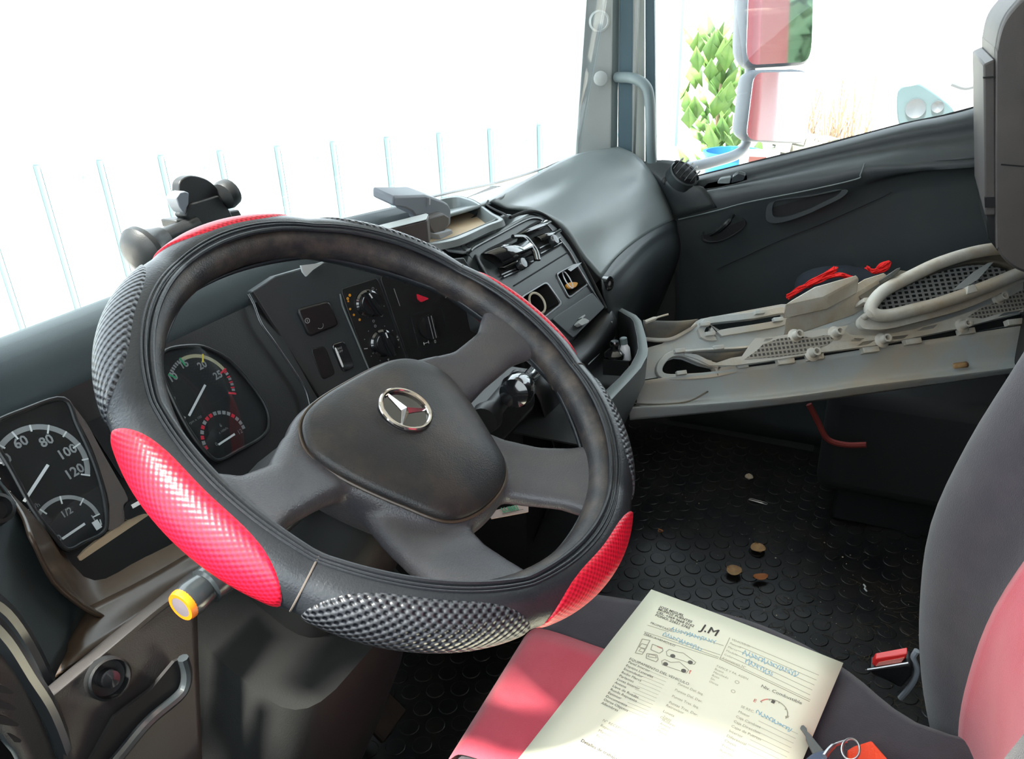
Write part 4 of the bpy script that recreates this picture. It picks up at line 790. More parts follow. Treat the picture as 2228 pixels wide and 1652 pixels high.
mb = MB(); mb.tube(crom([onX(a, b, X) for a, b, X in ((1344, 862, 1.10), (1362, 858, 1.11), (1378, 842, 1.13), (1381, 832, 1.15), (1374, 822, 1.18))], 4), .0016, 6); D('wire_loop', mb, M['metal'], parent=bn)
# ================================================================ SEATS
ds = thing('driver_seat', 'driver seat in black cloth with red centre panels, the form lying on it', 'seat', (.52, .05, 0))
def S(nm, mb, m, parent=ds, **k): return obj(nm, mb, m, parent=parent, **k)
oc = [(.36, .290), (.50, .292), (.60, .288), (.665, .284), (.692, .262), (.705, .20), (.722, .10), (.712, .03), (.684, -.035), (.64, -.10), (.62, -.22), (.42, -.22), (.34, -.1), (.325, .03), (.325, .22), (.335, .27)]
oc = crom([V((a, b, 0)) for a, b in oc], 4, True)
def lay(k, z): return [V((.50+(p.x-.50)*k, .04+(p.y-.04)*k, z)) for p in oc]
mb = MB(); mb.grid([lay(.90, .24), lay(1.0, .27), lay(1.03, .36), lay(1.02, .455), lay(1.0, .482), lay(.965, .496), lay(.90, .5005), lay(.6, .5005), lay(.02, .5005)], cv=True); mb.f.append(tuple(range(len(oc)))); S('seat_cushion', mb, M['black_cloth'], ang=60)
mb = MB(); mb.grid(loft([[V((x, .302, .38)) for x in (.43, .52, .600)], [V((x, .303, .46)) for x in (.43, .52, .604)], [V((x, .292, .492)) for x in (.43, .52, .606)], [V((x, .270, .5022)) for x in (.43, .52, .606)], [V((x, .20, .5024)) for x in (.43, .52, .603)], [V((x, .10, .5024)) for x in (.43, .52, .600)], [V((x, .04, .5024)) for x in (.43, .52, .600)]], 5, 4)); S('red_cushion_panel', mb, M['red_cloth'], solid=.0015, ang=60, off=1)
mb = MB(); mb.box((.50, .0, .15), (.30, .40, .16)); S('seat_base', mb, M['dark'], bev=.01)
# backrest
zs = [(.36, -.150), (.42, -.122), (.50, -.098), (.58, -.084), (.67, -.078), (.76, -.092), (.85, -.116), (.98, -.150), (1.12, -.18), (1.28, -.21), (1.33, -.25)]
def sec(yf, k): return [V((.755, yf-.17, 0)), V((.765, yf-.10, 0)), V((.752, yf-.035, 0)), V((.722, yf-.006, 0)), V((.695, yf, 0)), V((.662, yf-.012, 0)), V((.632, yf-.036, 0)), V((.60, yf-.052, 0)), V((.52, yf-.060, 0)), V((.44, yf-.052, 0)), V((.408, yf-.036, 0)), V((.345, yf, 0)), V((.285, yf-.035, 0)), V((.28, yf-.17, 0))]
def bk(i0, i1, push=0):
    R = []
    for z, yf in zs:
        s_ = sec(yf, 0); rg = [V((p.x, p.y+push, z)) for p in s_[i0:i1]]; R.append(rg)
    mb = MB(); mb.grid(loft(R, 4, 4)); return mb
mb = bk(0, 14); S('backrest', mb, M['black_cloth'], solid=.02, ang=60)
# curved red insert border follows the photo: widest in the middle of the back
R = []
for z, yf in zs[:9]:
    xr = np.interp(z, [.36, .46, .50, .56, .62, .70, .74, 1.2], [.645, .640, .634, .624, .614, .600, .596, .590]); L_ = []
    for x in (xr, xr-.015, .575, .55, .52, .47, .42):
        xs = [.765, .752, .722, .695, .662, .632, .60, .52, .44, .408]; ys = [-.10, -.035, -.006, 0, -.012, -.036, -.052, -.060, -.052, -.036]; L_.append(V((x, yf+float(np.interp(-x, [-q for q in xs], ys))+.0035, z)))
    R.append(L_)
mb = MB(); mb.grid(loft(R, 4, 2)); S('red_back_panel', mb, M['red_cloth'], solid=.004, ang=60)
# folds along the bolster
for pts in ([(2108, 1010, .745), (2090, 1120, .742), (2078, 1260, .742), (2062, 1400, .745), (2068, 1560, .75)],):
    mb = MB(); mb.tube(crom([onX(a, b, X) for a, b, X in pts], 4), .0016, 6); S('piping', mb, M['black_cloth'])
# belt buckle beside the seat
bu = thing('seat_belt_buckle', 'black seat belt buckle with a red release button beside the driver seat', 'seat belt buckle', onX(1935, 1500, .74))
BX = .738
fb = lambda l, X=BX: [onX(1650+x/3.855, 1250+y/3.855, X) for x, y in l]
mb = MB(); mb.prism(fb([(920, 800), (1260, 748), (1300, 790), (1290, 860), (1200, 960), (1080, 900), (960, 850)]), (.022, 0, 0)); obj('buckle_body', mb, M['dark'], parent=bu, bev=.003)
mb = MB(); mb.prism(fb([(950, 758), (978, 712), (1250, 662), (1240, 702), (1200, 742), (985, 778)], BX+.004), (.010, 0, 0)); obj('release_button', mb, mat('red_button', (.75, .03, .03), .25), parent=bu, bev=.0012)
mb = MB(); mb.prism(fb([(985, 772), (1010, 742), (1225, 700), (1200, 738)], BX+.003), (.002, 0, 0)); obj('button_face', mb, mat('pale_red_button', (.80, .28, .24), .25), parent=bu)
mb = MB(); mb.tube(fb([(918, 802), (1000, 790), (1262, 746)], BX+.001), .0016, 8); obj('metal_edge', mb, M['metal'], parent=bu)
mb = MB(); mb.tube(crom(fb([(1330, 640), (1300, 700), (1330, 790), (1310, 880), (1260, 960), (1190, 1040)], BX+.012), 4), .0032, 8); obj('buckle_stalk', mb, M['mtube'], parent=bu)

# passenger seat: dark cushion under the removed panel, upright shell
ps = thing('passenger_seat', 'passenger seat with a dusty grey upright back shell, mostly hidden by the removed panel', 'seat', (1.7, -.1, 0))
mb = MB(); mb.box((1.77, -.15, .25), (.32, .42, .25)); S('seat_cushion', mb, M['deep'], parent=ps, bev=.03, bseg=4)
mb = MB(); mb.tube(crom([onX(a, b, 1.52) for a, b in ((1760, 880), (1778, 915), (1800, 955), (1840, 968), (1885, 968))], 5), .006, 8); S('red_piping', mb, mat('dull_red', (.14, .012, .008), .8), parent=ps)
mb = MB(); mb.box((1.79, -.15, .07), (.22, .34, .12)); S('seat_base', mb, M['dark'], parent=ps, bev=.01)
SX = 1.50
sh = [(2166, 150), (2168, 100), (2180, 50), (2202, 15), (2240, -20), (2300, -45), (2420, -50), (2420, 640), (2290, 610), (2222, 590), (2192, 572), (2172, 545), (2166, 500)]
mb = MB(); L_ = crom([onX(a, b, SX) for a, b in sh], 4, True); mb.grid([[p+V((.03, 0, 0)) if k == 0 else p for p in scale_poly(L_, s, V((d, 0, 0)))] for k, (s, d) in enumerate(((1.0, .0), (1.0, .0), (.985, -.010), (.965, -.014), (.5, -.015), (.02, -.015)))], cv=True); mb.grid([L_, [p+V((.36, 0, 0)) for p in L_]], cv=True); sb_ = S('back_shell', mb, M['shell'], parent=ps, ang=40)
mb = MB(); mb.prism([onX(a, b, SX+.005) for a, b in ((2139, 140), (2166, 128), (2168, 470), (2143, 470))], (.34, 0, 0)); S('front_edge', mb, M['shell'], parent=ps, bev=.003)
mb = MB(); mb.prism([onX(a, b, SX+.02) for a, b in ((2143, 462), (2166, 462), (2172, 548), (2150, 520))], (.30, 0, 0)); S('lower_edge', mb, M['dark'], parent=ps, bev=.002)
mb = MB(); mb.tube([onX(a, b, SX-.0155) for a, b in ((2178, 358), (2300, 368))], .0012, 6); S('shell_seam', mb, M['deep'], parent=ps)
mb = MB(); mb.prism([onX(a, b, SX) for a, b in ((2139, 168), (2166, 166), (2166, 169), (2139, 171))], (.01, 0, 0)); S('edge_notch', mb, M['deep'], parent=ps)
mb = MB(); mb.prism([onX(a, b, SX+.0) for a, b in ((2142, 430), (2166, 430), (2166, 452), (2143, 452))], (.01, 0, 0)); S('edge_gap', mb, M['deep'], parent=ps)
mb = MB(); mb.box((1.74, -.30, .56), (.28, .05, .42)); S('back_frame', mb, M['dark'], parent=ps, bev=.01)

# ================================================================ REMOVED GREY PANEL LYING ACROSS THE PASSENGER SEAT
A_ = onZ(1371, 914, .42); B_ = onZ(2228, 808, .42); C_ = onX(2228, 560, 1.90)
G_ = Pl(A_, B_-A_, C_-B_)
if G_.n.z < 0: G_ = Pl(A_, B_-A_, (C_-B_)); G_.n = -G_.n
gp = thing('trim_panel', 'large dusty grey plastic truck panel lying face down across the passenger seat', 'panel', A_)
def on4(l, h=0): return [G_.at(a, b, h) for a, b in l]
def Gp(nm, mb, m, parent=gp, **k): return obj(nm, mb, m, parent=parent, **k)
f2 = lambda l: [(1280+x/5.305, 640+y/5.305) for x, y in l]
f3 = lambda l: [(1660+x/3.923, 540+y/3.923) for x, y in l]
bot = [(1371, 914), (1500, 903), (1700, 882), (1900, 856), (2100, 828), (2330, 794)]
lip = [(1371, 891), (1500, 885), (1700, 868), (1900, 840), (2100, 816), (2330, 786)]
tro = [(1385, 880), (1500, 872), (1700, 855), (1900, 826), (2100, 800), (2330, 768)]
mid = [(1388, 860), (1500, 855), (1700, 830), (1900, 800), (2100, 775), (2330, 740)]
rid = [(1400, 830), (1480, 818), (1675, 794), (1900, 758), (2100, 728), (2330, 692)]
mb = MB(); mb.grid(loft([[p-G_.n*.002 for p in on4(bot, -.012)], on4(lip, .008), on4([(a+2, b-5) for a, b in lip], .008), on4(tro, -.006), on4(mid, .0), on4(rid, .018)], 4, 5)); Gp('front_rail', mb, M['panel'], solid=.003, ang=60)
# base sheet behind the rail, with the slot openings cut out
bs = on4([(1385, 850), (1400, 826), (1480, 814), (1675, 790), (1900, 754), (2100, 724), (2330, 690), (2330, 560), (2100, 600), (1930, 640), (1860, 660), (1700, 662), (1525, 694), (1500, 706), (1440, 748), (1398, 760)], 0)
mb = MB(); mb.prism(bs, -G_.n*.004); bp = Gp('base_sheet', mb, M['panel'])
s1 = [(1442, 806), (1446, 793), (1458, 780), (1472, 775), (1490, 777), (1525, 791), (1560, 799), (1600, 795), (1590, 800), (1544, 809), (1487, 813), (1452, 813)]
s2 = [(1534, 724), (1538, 711), (1550, 703), (1640, 693), (1704, 681), (1702, 694), (1640, 706), (1566, 718), (1556, 727)]
for sl_, h in ((s1, .016), (s2, .010)):
    bp = cut(bp, [MB().prism([p+G_.n*.05 for p in on4(sl_, h)], -G_.n*.12)])
def frame(sl_, h, w, nm='slot_frame', t=.014):
    i = crom(on4(sl_, h), 3, True); c = sum(i, V((0, 0, 0)))/len(i); o = []
    for k in range(len(i)):
        d = (i[(k+1) % len(i)]-i[k-1]).normalized(); nrm = d.cross(G_.n).normalized(); nrm = nrm if nrm.dot(i[k]-c) > 0 else -nrm; o.append(i[k]+nrm*w)
    mb = MB(); mb.ring(o, i, -G_.n*t); return Gp(nm, mb, M['panel'], bev=.0015)
frame(s1, .016, .012); frame(s2, .010, .013)
# inclined surfaces between the slots
mb = MB(); mb.grid(loft([on4([(1468, 773), (1530, 765), (1600, 760), (1660, 754)], .002), on4([(1487, 764), (1530, 760), (1600, 757), (1632, 754)], .022), on4([(1487, 768), (1530, 764), (1600, 760), (1630, 757)], .020)], 2, 3)); Gp('cross_rib', mb, M['panel'], solid=.002)
mb = MB(); mb.grid(loft([on4([(1490, 769), (1540, 767), (1590, 765), (1628, 761)], .018), on4([(1520, 784), (1560, 790), (1600, 786), (1618, 774)], .002)], 3, 3)); Gp('rib_side', mb, M['panel3'], solid=.002)
mb = MB(); mb.tube(crom(on4([(1488, 770), (1515, 778), (1540, 790), (1562, 797)], .014), 4), .006, 8); Gp('curved_rib', mb, M['panel'])
# rear lip at the far left
mb = MB(); mb.grid(loft([on4([(1400, 696), (1440, 698), (1480, 698), (1520, 694)], .02), on4([(1400, 708), (1440, 711), (1480, 711), (1508, 706)], .018), on4([(1403, 735), (1440, 737), (1464, 734), (1500, 716)], .0), on4([(1403, 742), (1440, 746), (1466, 742), (1508, 722)], -.002)], 3, 4)); Gp('rear_lip', mb, M['panel3'], solid=.003)
mb = MB(); mb.tube(crom(on4([(1402, 738), (1440, 740), (1466, 736), (1500, 717), (1514, 706)], .006), 4), .004, 8); Gp('lip_edge', mb, M['panel'])
mb = MB(); mb.tube(crom(on4([(1404, 701), (1430, 691), (1454, 684)], .03), 4), [.004]*4+[.002]*5, 6); Gp('broken_tab', mb, M['panel2'])
# clips
for a, b, h in ((1478, 764, .024), (1563, 757, .024), (1482, 812, .020), (1533, 706, .016), (1544, 727, .013), (1652, 680, .020), (1692, 696, .015), (1616, 797, .02)):
    mb = MB(); mb.box(G_.at(a, b, h), (.020, .008, .010), G_.ex, G_.ey); Gp('clip', mb, M['panel'], bev=.001)
# crack line and dirt ridge on the rail
mb = MB(); mb.tube(crom([q+G_.n*.001 for q in on4([(1374, 877), (1400, 880), (1450, 880), (1500, 873), (1540, 852)], .0)], 4), .0016, 6); Gp('crack', mb, M['panel3'])
# mesh strip
ms_ = [(1542, 795), (1591, 779), (1615, 775), (1630, 753), (1644, 735), (1660, 736), (1700, 730), (1787, 716), (1846, 708), (1838, 718), (1851, 729), (1910, 731), (1991, 716), (2068, 693), (2119, 675), (2195, 647), (2330, 596), (2330, 650), (2228, 678), (2170, 693), (2093, 713), (1991, 734), (1902, 752), (1787, 767), (1660, 787), (1600, 795)]
mb = MB(); mb.prism(on4(ms_, .030), -G_.n*.003); mst = Gp('grille_strip', mb, M['panel2'])
hl_ = [[(750, 795), (780, 770), (865, 770), (830, 795)], [(805, 835), (855, 800), (960, 785), (905, 820)], [(1072, 785), (1110, 755), (1242, 740), (1205, 770)], [(1320, 708), (1360, 680), (1490, 650), (1455, 685)], [(2008, 585), (2060, 550), (2215, 528), (2180, 555)], [(0, 800), (20, 775), (85, 768), (55, 795)]]
mst = cut(mst, [MB().prism([p+G_.n*.02 for p in on4(f3(q), .03)], -G_.n*.05) for q in hl_])
# woven mesh areas
mm = bpy.data.materials.new('grille_mesh'); mm.use_nodes = True; nt = mm.node_tree; b_ = nt.nodes['Principled BSDF']; b_.inputs['Roughness'].default_value = .7
def meshmat(nt, b_, sx, sy, c1, c2, ex, ey):
    N = nt.nodes.new; L = nt.links.new; g_ = N('ShaderNodeNewGeometry'); outs = []
    for ax, sc2 in ((ex, sx), (ey, sy)):
        dt = N('ShaderNodeVectorMath'); dt.operation = 'DOT_PRODUCT'; dt.inputs[1].default_value = tuple(ax*(2*pi/sc2)); L(g_.outputs['Position'], dt.inputs[0]); s_ = N('ShaderNodeMath'); s_.operation = 'SINE'; L(dt.outputs['Value'], s_.inputs[0]); outs.append(s_.outputs[0])
    m_ = N('ShaderNodeMath'); m_.operation = 'MINIMUM'; L(outs[0], m_.inputs[0]); L(outs[1], m_.inputs[1]); gt = N('ShaderNodeMath'); gt.operation = 'GREATER_THAN'; gt.inputs[1].default_value = -.25; L(m_.outputs[0], gt.inputs[0])
    mx = N('ShaderNodeMix'); mx.data_type = 'RGBA'; mx.inputs[6].default_value = (*c1, 1); mx.inputs[7].default_value = (*c2, 1); L(gt.outputs[0], mx.inputs[0]); L(mx.outputs[2], b_.inputs['Base Color'])
meshmat(nt, b_, .0085, .0085, (.34, .31, .27), (.07, .065, .06), G_.ex, G_.ey)
for q in ([(-60, 880), (0, 822), (130, 775), (300, 752), (420, 765), (520, 745), (640, 745), (560, 820), (380, 895), (100, 930), (-160, 950)], [(1745, 590), (1850, 520), (2050, 440), (2228, 350), (2400, 290), (2400, 440), (2228, 510), (2000, 560), (1880, 600)]):
    mb = MB(); mb.prism(on4(f3(q), .0305), G_.n*.0008); Gp('mesh_insert', mb, mm)
for a, b in ((1730, 724), (1817, 718), (1767, 762), (1919, 733), (2093, 701), (2172, 642)):
    p = G_.at(a, b+8, .030); mb = MB(); mb.lathe(p, G_.n, [(.015, 0), (.009, .003), (.0075, .017), (.0082, .020), (.005, .020), (.005, .008), (.0001, .008)], 16); Gp('screw_boss', mb, M['panel2'])
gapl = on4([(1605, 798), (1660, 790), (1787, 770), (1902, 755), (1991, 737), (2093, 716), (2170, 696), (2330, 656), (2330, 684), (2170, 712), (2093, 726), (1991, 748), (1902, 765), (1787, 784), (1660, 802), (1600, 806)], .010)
mb = MB(); mb.prism(gapl, -G_.n*.004); Gp('shadow_channel', mb, M['deep']).name = 'channel_shade_strip'  # black strip painting the shade in the gap behind the rail
for a, b in ((1708, 787), (1772, 778), (1892, 762), (1984, 744), (2101, 722), (2205, 702)):
    mb = MB(); mb.box(G_.at(a, b, .020), (.034, .012, .014), G_.ex, G_.ey); Gp('clip', mb, M['panel2'], bev=.001)
# round housing
fo = [(1869, 700), (1872, 690), (1890, 675), (1930, 640), (2000, 600), (2100, 560), (2200, 545), (2330, 545), (2330, 575), (2228, 612), (2170, 642), (2093, 674), (1991, 702), (1930, 716), (1884, 716), (1872, 708)]
i_ = [(1905, 678), (1912, 655), (1945, 625), (2010, 592), (2090, 566), (2180, 552), (2260, 552), (2262, 572), (2222, 592), (2160, 616), (2090, 642), (2030, 660), (1980, 672), (1940, 682), (1915, 685), (1907, 682)]
mb = MB(); mb.ring(crom(on4(fo, .045), 3, True), crom(on4(i_, .045), 3, True), -G_.n*.012); rh = Gp('round_housing', mb, M['panel2'], bev=.002)
rg = [(1895, 668), (1922, 634), (1985, 600), (2050, 570), (2130, 547), (2200, 541), (2262, 556), (2256, 578), (2200, 602), (2120, 634), (2040, 661), (1985, 675), (1930, 687), (1902, 683)]
rgp = crom(on4(rg, .060), 5, True)
mb = MB(); mb.tube(rgp, .0125, 14, True); Gp('ring_tube', mb, M['panel2'], parent=rh)
mb = MB(); ins = scale_poly(rgp, .93); mb.grid([ins, scale_poly(rgp, .86, -G_.n*.018), scale_poly(rgp, .84, -G_.n*.03), scale_poly(rgp, .80, -G_.n*.032), scale_poly(rgp, .79, -G_.n*.045)], cv=True); Gp('inner_wall', mb, M['panel3'], parent=rh, solid=.002)
mp = bpy.data.materials.new('perforated'); mp.use_nodes = True; meshmat(mp.node_tree, mp.node_tree.nodes['Principled BSDF'], .014, .009, (.36, .37, .36), (.015, .016, .018), G_.ex, G_.ey)
mb = MB(); mb.prism(scale_poly(rgp, .80, -G_.n*.044), -G_.n*.003); Gp('perforated_plate', mb, mp, parent=rh)
mb = MB(); mb.prism(on4([(2072, 632), (2100, 626), (2128, 608), (2162, 570), (2150, 572), (2118, 592)], .050), -G_.n*.002); Gp('loose_sheet', mb, M['trimg'], parent=rh)
mb = MB(); mb.prism(on4([(2104, 640), (2106, 622), (2122, 618), (2128, 634)], .075), -G_.n*.03); Gp('side_tab', mb, M['panel2'], parent=rh, bev=.001)
mb = MB(); mb.lathe(G_.at(1880, 690, .046), G_.n, [(.006, 0), (.006, .02), (.009, .022), (.0001, .024)], 10); Gp('locating_pin', mb, M['panel2'], parent=rh)
# blocks
f3b = [(1706, 664), (1729, 648), (1772, 623), (1864, 597), (1870, 607), (1803, 643)]
mb = MB(); mb.prism(on4(f3b, .062), (0, 0, -.030)); Gp('upper_block', mb, M['panel2'], bev=.003)
mb = MB(); mb.prism(on4([(1708, 693), (1803, 655), (1880, 606), (1924, 592), (1932, 600), (1864, 641)], .034), (0, 0, -.045)); Gp('lower_block', mb, M['panel2'], bev=.003)
mb = MB(); mb.prism(on4([(1868, 645), (1935, 600), (1960, 588), (1985, 592), (1930, 628), (1890, 662)], .03), -G_.n*.02); Gp('bracket', mb, M['panel3'], bev=.001)
mb = MB(); mb.prism(on4([(1935, 597), (1952, 584), (1960, 582), (1957, 590), (1942, 603)], .07), -G_.n*.05); Gp('bracket_clip', mb, M['panel3'], bev=.001)
mb = MB(); mb.prism(on4([(1878, 658), (1880, 648), (1890, 647), (1892, 658)], .05), -G_.n*.03); Gp('clip', mb, M['panel2'], bev=.001)
mb = MB(); c = G_.at(2090, 795, .006); rr_ = random.Random(3); mb.grid([[c+G_.ex*(x*.020*(1-.3*abs(y)))+G_.ey*(y*.006)+G_.n*(.003*(1-x*x)*(1-y*y)+rr_.uniform(0, .0012)) for x in (-1, -.5, 0, .5, 1)] for y in (-1, -.4, .4, 1)]); obj('dry_leaf', mb, M['leaf1'], label='dry tan leaf lying on the rail of the grey panel', cat='leaf', solid=.0006)

# tasselled cloth behind the blocks
tc_ = thing('tasselled_cushion', 'dark navy cushion with bright red tassels lying behind the grey panel blocks', 'cushion', onX(1845, 620, 1.88)-V((0, 0, .1)))
c = onX(1850, 606, 1.90); mb = MB(); R = []
for i in range(13):
    a = -pi/2+pi*i/12; R.append([c+V((cos(a)*.055*cos(b), cos(a)*.13*sin(b)*(1+.08*sin(3*b)), -.03+.058*sin(a)+.006*sin(5*b)*cos(a))) for b in [2*pi*j/24 for j in range(24)]])
mb.grid(R, cv=True); obj('cushion_cover', mb, M['navy'], parent=tc_)
rr_ = random.Random(11)
def tassel(segs, n, spread, X):
    mb = MB()
    for k in range(n):
        P = []
        for (a, b) in segs: P.append(onX(a+rr_.gauss(0, spread*.6), b+rr_.gauss(0, spread*.55), X+rr_.uniform(-.012, .012)))
        mb.tube(crom(P, 4), .0017, 5)
    obj('tassel', mb, M['yarn'], parent=tc_)
tassel([(1716, 646), (1740, 630), (1762, 618), (1786, 603), (1818, 586)], 26, 4.5, 1.835); tassel([(1758, 622), (1780, 612), (1805, 602), (1828, 599), (1850, 604)], 24, 4, 1.83); tassel([(1888, 583), (1900, 590), (1918, 580), (1934, 570), (1930, 584), (1905, 592)], 26, 3.5, 1.84)

# ================================================================ FORM ON THE SEAT
PZ = .5054; PA = onZ(1417, 1285, PZ); PB = onZ(1834, 1448, PZ); PD = onZ(1180, 1652, PZ)
pu = (PB-PA).normalized(); pv = (PD-PA).normalized(); PP = Pl(PA, pu, -pv); PW = (PB-PA).length
pf = thing('paper_form', 'pale yellow printed inspection form headed J.M lying on the driver seat', 'paper', PA)
mb = MB(); mb.grid([[PP.w(PW*i/8, -.33*j/12, .0012+.0018*sin(pi*i/8)*(1-j/14)+.0016*(i/8)**2) for i in range(9)] for j in range(13)]); obj('sheet', mb, M['paper'], parent=pf, solid=.0004)
def ph(a, b):  # height of the sheet surface
    i = a/PW; j = -b/.33*12; return .0012+.0018*sin(pi*min(max(i, 0), 1))*(1-j/14)+.0016*i*i+.0004
fp1 = lambda x, y: PP.loc(1150+x/2.971, 1250+y/2.971, .002)
tx = MB(); txg = MB(); pen = MB(); lnm = MB(); rd = MB()
def T(mb, s, x, y, size, bold=0, align='LEFT', sp=1):
    a = fp1(x, y); k0 = len(mb.v); text(mb, s, PP.w(a[0], a[1], 0), PP.ex, PP.ey, size, 0, align, bold)
    for k in range(k0, len(mb.v)):
        q = V(mb.v[k])-PP.p; u, w = q.dot(PP.ex), q.dot(PP.ey); mb.v[k] = tuple(PP.w(u, w, ph(u, w)+.0004))
def flushp(g):
    global tx, txg, lnm
    for nm, m_, mm in (('text', tx, 'ink'), ('fine_print', txg, 'inkgrey'), ('ruling', lnm, 'inkgrey')):
        if m_.v: obj(g+'_'+nm, m_, M[mm], parent=pf, smooth=False)
    tx, txg, lnm = MB(), MB(), MB()
def Lp(mb, x0, y0, x1, y1, w=.0005):
    a = fp1(x0, y0); b = fp1(x1, y1); n = 6
    for k in range(n):
        p = [a[i]+(b[i]-a[i])*k/n for i in (0, 1)]; q = [a[i]+(b[i]-a[i])*(k+1)/n for i in (0, 1)]; bar(mb, PP.w(*p, ph(*p)+.0002), PP.w(*q, ph(*q)+.0002), w, PP.n, .00008)
T(tx, 'JOSE MIGUEL', 848, 212, .0050, .0001); T(tx, 'MUÑOZ FUENTES', 838, 228, .0050, .0001); T(tx, 'CEL. +569 9668 0162', 828, 246, .0050, .0001); T(tx, 'FONO: 22621 2765', 820, 264, .0050, .0001)
[T(tx, 'J.M', 1118+q, 350+w, .0150) for q, w in ((0, 0), (2, 0), (0, 2), (2, 2))]
T(tx, 'PROPIETARIO:', 788, 315, .0042); T(tx, 'MARCA/VEHICULO', 748, 385, .0042)
for a in ((905, 350, 1260, 470), (770, 330, 905, 375), (865, 400, 1240, 530), (748, 372, 1230, 545), (742, 392, 1225, 553)): Lp(lnm, *a)
Lp(lnm, 1300, 418, 1235, 556, .0006); Lp(lnm, 1235, 556, 1815, 830, .0006); Lp(lnm, 1240, 548, 1820, 820, .0004)
for k, s in enumerate(('VEHICULO:', 'Patente', 'Marca', 'Modelo', 'Color', 'Kilometraje N°')):
    T(txg, s, 1312-k*12, 430+k*24, .0040)
for k in range(5): Lp(lnm, 1375-k*13, 450+k*25, 1875-k*14, 660+k*32, .0004)
flushp('header')
def scribble(x0, y0, x1, y1, amp, n, seed):
    r_ = random.Random(seed); pts = []
    for k in range(n*4+1):
        t = k/(n*4); x = x0+(x1-x0)*t+amp*.5*cos(k*1.9)+r_.uniform(-1, 1)*amp*.3; y = y0+(y1-y0)*t+amp*sin(k*1.55+r_.uniform(-.4, .4)); a = fp1(x, y); pts.append((a[0], a[1]))
    for p, q in zip(pts, pts[1:]): bar(pen, PP.w(*p, ph(*p)+.0003), PP.w(*q, ph(*q)+.0003), .0006, PP.n, .00008)
scribble(915, 355, 1210, 450, 14, 14, 1); scribble(865, 385, 1120, 495, 13, 12, 2); scribble(1380, 510, 1740, 660, 17, 15, 3); scribble(1400, 565, 1580, 660, 16, 8, 4); scribble(1465, 890, 1700, 1020, 13, 11, 5)
# little car drawings
def box2(mb, pts, w=.0005):
    for p, q in zip(pts, pts[1:]+pts[:1]): Lp(mb, p[0], p[1], q[0], q[1], w)
def wheel(x, y, r): a = fp1(x, y); tx.lathe(PP.w(*a, ph(*a)+.0001), PP.n, [(r, 0), (r, .0002)], 14)
box2(txg, [(735, 420), (785, 430), (735, 520), (690, 510)], .0009); box2(txg, [(730, 450), (770, 460), (758, 485), (715, 472)], .0008); box2(txg, [(728, 480), (755, 490), (745, 508), (712, 498)], .0006)
box2(txg, [(800, 455), (865, 480), (868, 500), (845, 515), (790, 490)], .0009); box2(txg, [(765, 515), (830, 525), (838, 555), (825, 570), (760, 545)], .0009); box2(txg, [(780, 520), (822, 530), (826, 545), (772, 535)], .0008)
box2(txg, [(890, 505), (910, 490), (950, 505), (1000, 515), (1080, 575), (1070, 590), (895, 530)], .0007); box2(txg, [(860, 565), (880, 555), (920, 575), (975, 572), (1035, 625), (1020, 645), (865, 590)], .0007)
for x, y in ((932, 533), (1045, 576), (885, 585), (1002, 630)): wheel(x, y, .0026)
Lp(rd, 1040, 632, 1052, 630, .0012); Lp(rd, 1046, 630, 1038, 650, .0008); Lp(rd, 830, 470, 862, 484, .0008)
flushp('car_drawing')
T(tx, 'EQUIPAMIENTO DEL VEHICULO', 652, 547, .0046)
rr_ = random.Random(5)
for k, s in enumerate(('Panel Interior', 'Espejos Laterales', 'Encendedor', 'Radio Marca', 'Parlantes', 'Luces Interior', 'Antena', 'Llave de Ruedas', 'Rueda Repuesto', 'Extintor', 'Documentos', 'Otros Objetos', 'Alfombras')):
    T(tx, s, 645-k*14.5, 568+k*22, .0044)
for k in range(13): Lp(lnm, 760-k*12, 620+k*21, 900-k*12, 680+k*21, .0002)
for k, s in enumerate(('Puntos Del. Izq.', 'Puntos Del. Der.', 'Puntas Tras. Izq.', 'Puntas Tras. Der.', 'Retrovisor', 'Luneta', 'Otros')): T(txg, s, 965-k*19, 712+k*40 if k < 4 else 700+k*38, .0042)
for k, s in enumerate(('Tapas', 'Molduras', 'Antena', 'Cables', 'Manual')): T(txg, s, 870-k*10, 925+k*22, .0036)
for k, s in enumerate(('TAPICE Y PA. ASIEN.', 'Buena', 'Manchado', 'Roto', 'Sin', 'Otros')): T(txg, s, 1212-k*9, 600+k*20, .0038)
for x, y in ((1347, 706), (1322, 765)):
    a = fp1(x, y); arc(txg, Pl(PP.w(0, 0, ph(*a)), PP.ex, PP.ey), a, .0016, .0021, 0, 2*pi, .0003, 16)
flushp('item_list')
T(tx, 'Niv. Combustible', 1502, 730, .0056)
a = fp1(1575, 890); a2 = fp1(1677, 912); r = hypot(a2[0]-a[0], a2[1]-a[1]); arc(txg, Pl(PP.w(0, 0, ph(*a)), PP.ex, PP.ey), a, r*.93, r, .0, 2.2, .0004, 30); arc(rd, Pl(PP.w(0, 0, ph(*a)), PP.ex, PP.ey), a, r*.93, r, 2.2, 2.8, .0004, 12)
for k in range(5): an = 2.8*k/4; c0 = PP.w(a[0]+r*.85*cos(an), a[1]+r*.85*sin(an), ph(*a)+.0004); bar(txg, c0, PP.w(a[0]+r*.99*cos(an), a[1]+r*.99*sin(an), ph(*a)+.0004), .0009, PP.n, .0001)
T(rd, 'E', 1452, 822, .006); T(tx, 'F', 1660, 930, .006); q = fp1(1580, 832); bar(tx, PP.w(q[0], q[1]-.002, ph(*q)+.0003), PP.w(q[0], q[1]+.002, ph(*q)+.0003), .0032, PP.n, .0001)
flushp('fuel_scale')
T(txg, 'SE REC.', 1372, 862, .0040)
